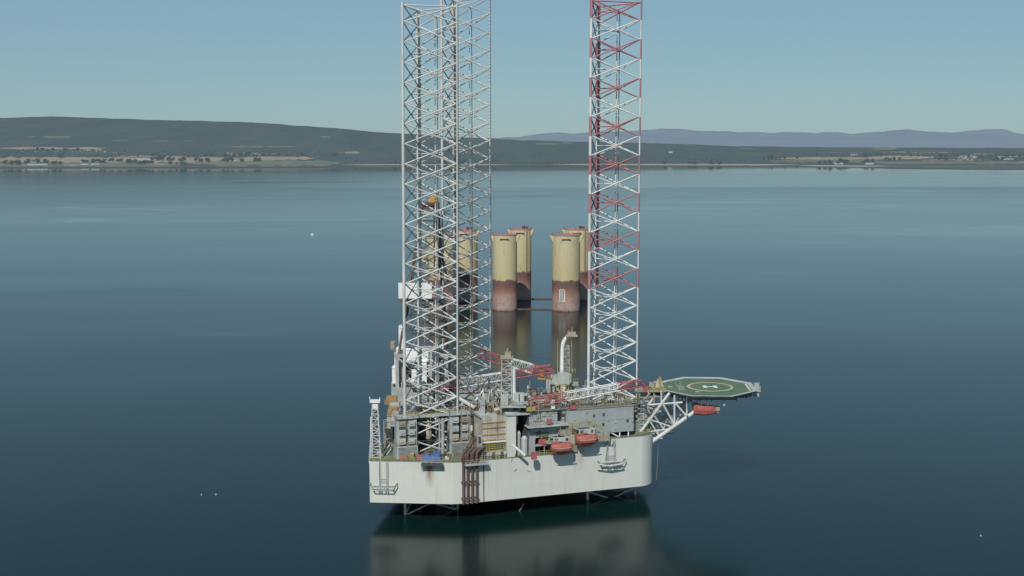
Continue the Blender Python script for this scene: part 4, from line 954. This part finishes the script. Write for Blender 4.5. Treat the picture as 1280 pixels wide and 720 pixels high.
def land_mat(name, stops, scale=(.004, .0012, .004), sc=1.0, det=7, haze=.5):
    m, nt, b = nodes(name); g = N(nt, 'ShaderNodeNewGeometry'); mp = N(nt, 'ShaderNodeMapping'); nt.links.new(g.outputs['Position'], mp.inputs[0]); mp.inputs['Scale'].default_value = scale
    f = noise_tex(nt, mp.outputs[0], sc, det, .62); c = ramp(nt, f, stops); nt.links.new(c, b.inputs['Base Color']); b.inputs['Roughness'].default_value = .95; b.inputs['Specular IOR Level'].default_value = .05
    if haze:                                # aerial perspective painted in: even haze glow mixed into each land material
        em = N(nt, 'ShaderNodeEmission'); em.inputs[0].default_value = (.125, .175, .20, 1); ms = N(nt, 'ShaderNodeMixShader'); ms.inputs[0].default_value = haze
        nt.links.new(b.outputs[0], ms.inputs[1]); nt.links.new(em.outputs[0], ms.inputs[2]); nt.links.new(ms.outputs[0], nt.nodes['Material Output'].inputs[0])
    return m
M['forest'] = land_mat('hazy_forest', [(.34, (.055, .083, .093)), (.5, (.074, .105, .112)), (.62, (.088, .118, .112)), (.74, (.13, .15, .13))])  # forest and moorland base colours carry a haze tint too
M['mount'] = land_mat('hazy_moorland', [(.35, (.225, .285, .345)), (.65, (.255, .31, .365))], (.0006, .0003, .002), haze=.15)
M['stubble'] = land_mat('stubble_field', [(.35, (.42, .33, .235)), (.65, (.56, .45, .32))], (.01, .004, .01))
M['sand'] = land_mat('sandy_shore', [(.35, (.50, .42, .31)), (.65, (.60, .51, .40))], (.02, .01, .01))
M['grass'] = land_mat('pasture', [(.35, (.17, .20, .14)), (.65, (.28, .26, .18))], (.01, .004, .01))
M['mud'] = land_mat('dark_mudflat', [(.35, (.10, .115, .115)), (.65, (.14, .15, .14))], (.01, .006, .01))
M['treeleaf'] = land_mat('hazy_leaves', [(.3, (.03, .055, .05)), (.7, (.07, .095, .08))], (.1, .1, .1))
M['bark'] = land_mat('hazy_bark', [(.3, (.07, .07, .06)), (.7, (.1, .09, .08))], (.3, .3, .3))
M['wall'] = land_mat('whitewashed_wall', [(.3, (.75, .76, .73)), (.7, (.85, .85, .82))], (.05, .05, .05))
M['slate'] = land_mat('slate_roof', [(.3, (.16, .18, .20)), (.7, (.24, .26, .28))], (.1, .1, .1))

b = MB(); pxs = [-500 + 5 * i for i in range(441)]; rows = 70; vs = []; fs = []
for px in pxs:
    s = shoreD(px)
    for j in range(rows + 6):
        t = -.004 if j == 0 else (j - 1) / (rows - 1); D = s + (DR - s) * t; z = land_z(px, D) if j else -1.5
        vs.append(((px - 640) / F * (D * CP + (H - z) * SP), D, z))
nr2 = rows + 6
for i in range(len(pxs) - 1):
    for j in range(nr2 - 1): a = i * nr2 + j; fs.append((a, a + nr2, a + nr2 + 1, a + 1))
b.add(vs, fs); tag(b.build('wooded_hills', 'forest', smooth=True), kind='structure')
MOUNT = [(480, 178), (560, 175), (640, 171.5), (670, 168.5), (700, 166), (716, 167), (735, 165.5), (770, 164), (800, 163), (826, 160.5), (850, 161.5), (868, 163), (890, 163.5), (920, 165.2), (1000, 165.3), (1020, 166.5), (1035, 165.2), (1062, 167.4), (1090, 165.4), (1130, 162.8), (1160, 164.5), (1190, 165), (1225, 162.5), (1240, 161.3), (1258, 162), (1268, 166), (1290, 169), (1400, 166), (1700, 168)]
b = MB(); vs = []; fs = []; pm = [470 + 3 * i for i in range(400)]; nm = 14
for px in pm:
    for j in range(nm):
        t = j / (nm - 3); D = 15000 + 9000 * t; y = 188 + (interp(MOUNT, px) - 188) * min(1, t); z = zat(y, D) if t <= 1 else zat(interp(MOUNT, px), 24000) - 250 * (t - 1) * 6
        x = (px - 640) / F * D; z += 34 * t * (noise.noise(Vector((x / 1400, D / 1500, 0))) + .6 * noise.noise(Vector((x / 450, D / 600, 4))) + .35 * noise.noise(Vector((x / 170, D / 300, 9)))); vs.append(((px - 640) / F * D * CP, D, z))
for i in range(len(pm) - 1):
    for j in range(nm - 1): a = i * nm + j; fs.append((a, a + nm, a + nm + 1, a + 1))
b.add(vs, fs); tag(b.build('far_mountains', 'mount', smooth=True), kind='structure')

def field(x0, x1, y0, y1, mat, name='field', rag=1.25, tilt=0.0):
    b = MB(); nx = max(3, int((x1 - x0) / 3)); ny = 5; vs = []; fs = []
    for i in range(nx + 1):
        px = x0 + (x1 - x0) * i / nx; e = min(1, 6 * min(i, nx - i) / nx + .15); yt = (y0 + y1) / 2 + tilt * (i / nx - .5) + rag * .35 * noise.noise(Vector((px / 14, y0, 1)))
        hh = (y1 - y0) / 2 * e * (1 + rag * .5 * noise.noise(Vector((px / 9, y0, 5))))
        for j in range(ny + 1):
            p, D = land_at(px, yt + hh - 2 * hh * j / ny); vs.append((p.x, p.y, p.z + 1.6))
    for i in range(nx):
        for j in range(ny): a = i * (ny + 1) + j; fs.append((a, a + ny + 1, a + ny + 2, a + 1))
    b.add(vs, fs); tag(b.build(name, mat), kind='structure')
for a in ((0, 132, 184.4, 187.2, 'stubble'), (98, 134, 186.5, 193, 'stubble'), (-40, 16, 192.3, 194.8, 'stubble'), (-60, 330, 197, 203.6, 'stubble'), (272, 344, 191, 194.2, 'stubble'),
          (300, 392, 196.2, 200.4, 'stubble'), (236, 424, 200.6, 208, 'grass'), (-60, 236, 204, 208.6, 'grass'), (34, 46, 170.5, 172.3, 'grass'), (53, 90, 170.3, 172.6, 'grass'), (140, 161, 175, 176.4, 'grass'), (190, 212, 176.2, 177.3, 'grass'), (230, 242, 176.2, 177.2, 'grass'),
          (400, 413, 170.4, 172.4, 'grass'), (424, 450, 190, 192.2, 'stubble'), (330, 370, 183, 184.5, 'grass'), (288, 332, 182.5, 184.6, 'grass'), (668, 700, 179, 181, 'grass'), (702, 716, 178, 179.6, 'grass'),
          (968, 1158, 196.8, 199.8, 'stubble'), (1085, 1162, 195.2, 198.6, 'stubble'), (1196, 1222, 194, 199.4, 'sand'), (1216, 1242, 191.6, 194.2, 'stubble'), (1252, 1268, 197.6, 200, 'stubble'), (1070, 1340, 201.8, 205.4, 'grass'), (1270, 1340, 202, 204.5, 'stubble'),
          (960, 1100, 200.2, 203.4, 'grass'), (20, 110, 189.4, 190.6, 'stubble'), (140, 240, 195.2, 196.4, 'stubble'), (-60, 120, 206, 207.4, 'stubble'), (180, 230, 204.6, 206.0, 'stubble'), (1100, 1200, 190, 191, 'stubble'), (1240, 1340, 195.4, 196.6, 'stubble'), (1020, 1080, 190.6, 191.6, 'grass'), (1150, 1230, 199.8, 201, 'stubble'), (1088, 1122, 184.6, 188, 'grass'), (920, 944, 185.3, 187, 'grass'), (1140, 1160, 192, 194, 'grass')):
    field(*a)
field(428, 640, 205.6, 207.0, 'sand', 'beach', .3); field(690, 1000, 205.2, 207.2, 'sand', 'beach', .3, .4); field(1000, 1120, 207, 208.8, 'sand', 'beach', .3, 1.0); field(-60, 430, 208.2, 209.4, 'mud', 'beach', .3); field(1084, 1400, 206.6, 211.6, 'mud', 'mudflat', .4, 1.2)

# ---- trees on the far shore (instances share three meshes)
def crown(seed):
    random.seed(seed); b = MB(); lob = [(Vector((random.uniform(-4, 4), random.uniform(-4, 4), random.uniform(7, 15))), random.uniform(2.6, 4.6)) for _ in range(8)]
    for c, r in lob:
        for _ in range(34):
            d = Vector((random.gauss(0, 1), random.gauss(0, 1), random.gauss(0, 1))).normalized() * r * random.uniform(.6, 1.1); p = c + d; u = Vector((random.gauss(0, 1), random.gauss(0, 1), random.gauss(0, 1))).normalized() * 1.3; v = u.cross(d).normalized() * 1.3
            b.add([p - u, p + v, p + u, p - v], [(0, 1, 2, 3)])
    return b
def trunk(seed):
    random.seed(seed); b = MB(); b.tube((0, 0, -2), (0, 0, 8), .8, 6, .45)
    for _ in range(4): b.tube((0, 0, random.uniform(4, 7)), (random.uniform(-4, 4), random.uniform(-4, 4), random.uniform(9, 13)), .35, 5, .12)
    return b
protos = []
for s in range(3):
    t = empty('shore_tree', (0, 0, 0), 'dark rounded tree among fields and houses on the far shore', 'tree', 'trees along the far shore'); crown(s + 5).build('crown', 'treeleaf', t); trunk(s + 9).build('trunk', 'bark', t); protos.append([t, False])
spots = []; random.seed(5)
for x0, x1, y, k in ((6, 34, 206.5, 8), (32, 48, 203.5, 6), (56, 66, 205, 4), (66, 78, 206.5, 5), (104, 118, 205, 6), (116, 132, 204, 7), (136, 142, 202, 4), (146, 152, 203, 3), (156, 170, 204.5, 6), (166, 196, 206, 8), (188, 204, 201, 8), (208, 220, 201.5, 6), (224, 236, 202, 6), (244, 252, 202.5, 4), (258, 266, 203, 4), (278, 304, 202.5, 9), (316, 330, 202.5, 5), (205, 235, 207, 6),
                     (825, 832, 206, 3), (856, 872, 206, 6), (888, 900, 206, 5), (1020, 1050, 206, 9), (1048, 1092, 204.5, 12), (1100, 1130, 201.5, 6), (1170, 1198, 200.5, 6), (1244, 1254, 200.5, 4), (170, 260, 197.2, 8), (300, 420, 195.6, 10), (950, 1000, 199.5, 9), (20, 130, 189, 7), (60, 330, 196.4, 11), (1000, 1180, 196, 14), (1180, 1276, 197, 14), (430, 640, 204.6, 10)):
    for _ in range(k): spots.append((random.uniform(x0, x1), y + random.uniform(-.5, .5), random.uniform(.75, 1.25)))
for i, (px, py, sc_) in enumerate(spots):
    pr_ = protos[i % 3]; o = pr_[0] if not pr_[1] else copy_tree(pr_[0]); pr_[1] = True
    p, D = land_at(px, py); o.location = p; o.rotation_euler.z = random.uniform(0, 6); k = sc_ * random.uniform(.95, 1.25); o.scale = (k * 1.25, k * 1.25, k)
# woods on the hillsides: uncountable canopy
def wood(cnt, x0, x1, y0, y1, name, hmin=9, hmax=17):
    b = MB()
    for _ in range(cnt):
        px = random.uniform(x0, x1); u = random.random(); py = y0 + (y1 - y0) * u; p, D = land_at(px, py); h_ = random.uniform(hmin, hmax); r = h_ * random.uniform(.4, .7)
        b.lathe((p.x, p.y, p.z - 1), [(r * .7, 0), (r, h_ * .35), (r * .7, h_ * .75), (.3, h_)], 5, cap=False)
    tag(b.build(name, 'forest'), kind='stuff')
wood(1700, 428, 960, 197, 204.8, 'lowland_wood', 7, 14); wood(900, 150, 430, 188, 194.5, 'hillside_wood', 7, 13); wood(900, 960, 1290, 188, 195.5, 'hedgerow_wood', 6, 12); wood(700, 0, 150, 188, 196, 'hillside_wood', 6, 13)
wood(220, 1160, 1300, 196, 201, 'hedgerow_wood', 6, 10); wood(160, 880, 1060, 200, 205.5, 'hedgerow_wood', 5, 9)
# ---- white houses on the far shore
def house(px, py, L, Dp, h, label, group=None, mat='wall'):
    p, D = land_at(px, py); o = empty('farmhouse', (p.x, p.y, p.z), label, 'house', group); rz = random.uniform(-.2, .2); o['_o'] = (0, 0, 0); o.rotation_euler.z = rz
    b = MB(); b.box((0, 0, h / 2 - 1.5), (L, Dp, h + 3)); b.build('wall', mat, o)
    r = MB(); e = .5; z0, z1 = h, h + Dp * .42
    r.add([(-L / 2 - e, -Dp / 2 - e, z0 - .1), (L / 2 + e, -Dp / 2 - e, z0 - .1), (L / 2 + e, Dp / 2 + e, z0 - .1), (-L / 2 - e, Dp / 2 + e, z0 - .1), (-L / 2 - e, 0, z1), (L / 2 + e, 0, z1)], [(0, 1, 5, 4), (2, 3, 4, 5), (0, 4, 3), (1, 2, 5), (3, 2, 1, 0)]); ro = r.build('roof', 'slate', o)
    c = MB(); c.box((L * .38, 0, z1 + .6), (1.1, 1.1, 2.0)); c.box((-L * .38, 0, z1 + .6), (1.1, 1.1, 2.0)); c.build('chimney', 'wall', ro)
    for i in range(max(2, int(L / 6))):
        x = -L / 2 + L * (i + .5) / max(2, int(L / 6)); w = MB(); w.box((x, -Dp / 2 - .05, h * .55), (1.2, .15, 1.6)); w.build('window', 'window', o)
random.seed(11)
for px, L in ((37.5, 22), (42, 18), (46.5, 24), (52.5, 26), (57, 20)): house(px, 206.9, L, 9, 7, 'white house in the shoreline row near the left edge of the picture', 'white houses in the left shoreline row')
for px, L in ((105.5, 22), (109, 16), (117, 18), (121.5, 20)): house(px, 206.2, L, 9, 6, 'white house among the dark tree clump on the left shore', 'white houses among trees on the left shore')
for px, L in ((174, 30), (179, 34), (184.5, 36), (194, 40), (199, 26)): house(px, 199.9, L, 11, 7.5, 'long white house in the upper bright row above the shore', 'long white houses in the upper left row')
for px, L in ((284, 24), (288.5, 26), (294, 20)): house(px, 201.5, L, 9, 6, 'white farmhouse in the small cluster beside the green pasture', 'white farmhouses by the green pasture')
house(838, 191, 26, 10, 8, 'lone white house on the dark wooded slope right of the red and white leg')
for px in (1065.5, 1069.5): house(px, 194.2, 26, 10, 6, 'pale house in front of dark woods on the right hillside', 'pale houses on the right hillside')
for px, L in ((1046, 28), (1051, 22), (1084, 22), (1089, 24)): house(px, 205.4, L, 10, 6, 'pale house among the trees of the right shore village', 'pale houses in the right shore village')
for px in (1150, 1158, 1164): house(px, 197.6, 22, 9, 6, 'pale house behind the long tan strip on the right shore', 'pale houses behind the tan strip')
for px in (1206, 1211, 1217): house(px, 196.5, 24, 10, 6, 'pale farm building on the sandy patch at the far right', 'pale farm buildings on the sandy patch')
house(1248.5, 197.8, 26, 12, 9, 'bright white house near the far right edge of the shore'); house(1258, 199.8, 40, 12, 7, 'long pale building below the bright white house at the far right')
house(144, 192.8, 24, 12, 6, 'pale farm building at the end of the upper tan field on the left')

# ---- small floats
def buoy(px, py, s, label):
    Y = H / math.tan(R(PITCH) + math.atan((py - 360) / F)); o = empty('buoy', (xat(px, Y, 0), Y, 0), label, 'buoy'); o['_o'] = (0, 0, 0)
    b = MB(); b.lathe((0, 0, -.2 * s), [(.15 * s, 0), (.5 * s, .15 * s), (.5 * s, .45 * s), (.2 * s, .8 * s), (.08 * s, .85 * s)], 12); b.build('float', M['lgrey'], o)
    t = MB(); t.tube((0, 0, .5 * s), (0, 0, 1.1 * s), .05 * s, 6); t.lathe((0, 0, 1.05 * s), [(.05 * s, 0), (.14 * s, .1 * s), (.05 * s, .22 * s)], 8); t.build('top_mark', 'lgrey', o)
buoy(251.8, 619, .42, 'small pale buoy in the foreground water left of the rig, left one of two'); buoy(270, 618.7, .52, 'small pale buoy in the foreground water left of the rig, right one of two, brighter'); buoy(1226, 670, .42, 'small pale buoy alone in the lower right water')
Y = H / math.tan(R(PITCH) + math.atan((293.6 - 360) / F)); sb_ = empty('small_boat', (xat(390.5, Y, 0), Y, 0), 'tiny white boat alone on the open water left of the legs', 'boat'); sb_['_o'] = (0, 0, 0); sb_.rotation_euler.z = .3
b = MB(); b.prism([(-2, -.7), (1, -.75), (2.2, 0), (1, .75), (-2, .7)], -.2, .7); b.build('boat_hull', M['white'], sb_); b = MB(); b.box((-.2, 0, 1.2), (1.3, 1.1, 1.0)); b.build('cabin', M['white'], sb_)

# ================================================================== light, sky, camera
EL, ROT = 44.0, 194.0
sd = Vector((math.sin(R(ROT)) * math.cos(R(EL)), math.cos(R(ROT)) * math.cos(R(EL)), math.sin(R(EL))))
sl_ = bpy.data.lights.new('sun', 'SUN'); sl_.energy = 3.3; sl_.angle = R(.53); sl_.color = (1, .955, .88)
so_ = bpy.data.objects.new('sun', sl_); C.objects.link(so_); so_.rotation_euler = sd.to_track_quat('Z', 'Y').to_euler(); so_.location = (0, 0, 300)
wd = bpy.data.worlds.new('World'); bpy.context.scene.world = wd; wd.use_nodes = True; nt = wd.node_tree; bg = nt.nodes['Background']
sky = nt.nodes.new('ShaderNodeTexSky'); sky.sky_type = 'NISHITA'; sky.sun_disc = False; sky.sun_elevation = R(EL); sky.sun_rotation = R(ROT); sky.altitude = 100; sky.air_density = 1.0; sky.dust_density = .25; sky.ozone_density = 3.0
tcw = nt.nodes.new('ShaderNodeTexCoord'); spw = nt.nodes.new('ShaderNodeSeparateXYZ'); nt.links.new(tcw.outputs['Generated'], spw.inputs[0])
hz_ = nt.nodes.new('ShaderNodeMapRange'); nt.links.new(spw.outputs[2], hz_.inputs[0])     # haze lies thickest near the horizon
for i_, v_ in ((1, .10), (2, .45), (3, .6), (4, .28)): hz_.inputs[i_].default_value = v_
nt.links.new(mix(nt, hz_.outputs[0], mix(nt, 1.0, sky.outputs[0], (.76, .96, .98), 'MULTIPLY'), (3.25, 4.95, 6.25)), bg.inputs[0]); bg.inputs[1].default_value = .075
cd = bpy.data.cameras.new('camera'); cam = bpy.data.objects.new('camera', cd); C.objects.link(cam); cam.location = (0, 0, H); cam.rotation_euler = (R(90 - PITCH), 0, 0)
cd.sensor_width = 36; cd.lens = 36 * F / 1280; cd.clip_start = 1; cd.clip_end = 90000
sc = bpy.context.scene; sc.camera = cam; sc.render.engine = 'CYCLES'
sc.view_settings.view_transform = 'Standard'; sc.view_settings.look = 'None'; sc.view_settings.exposure = 0; sc.view_settings.gamma = 1
for o in bpy.data.objects:
    if '_o' in o: del o['_o']
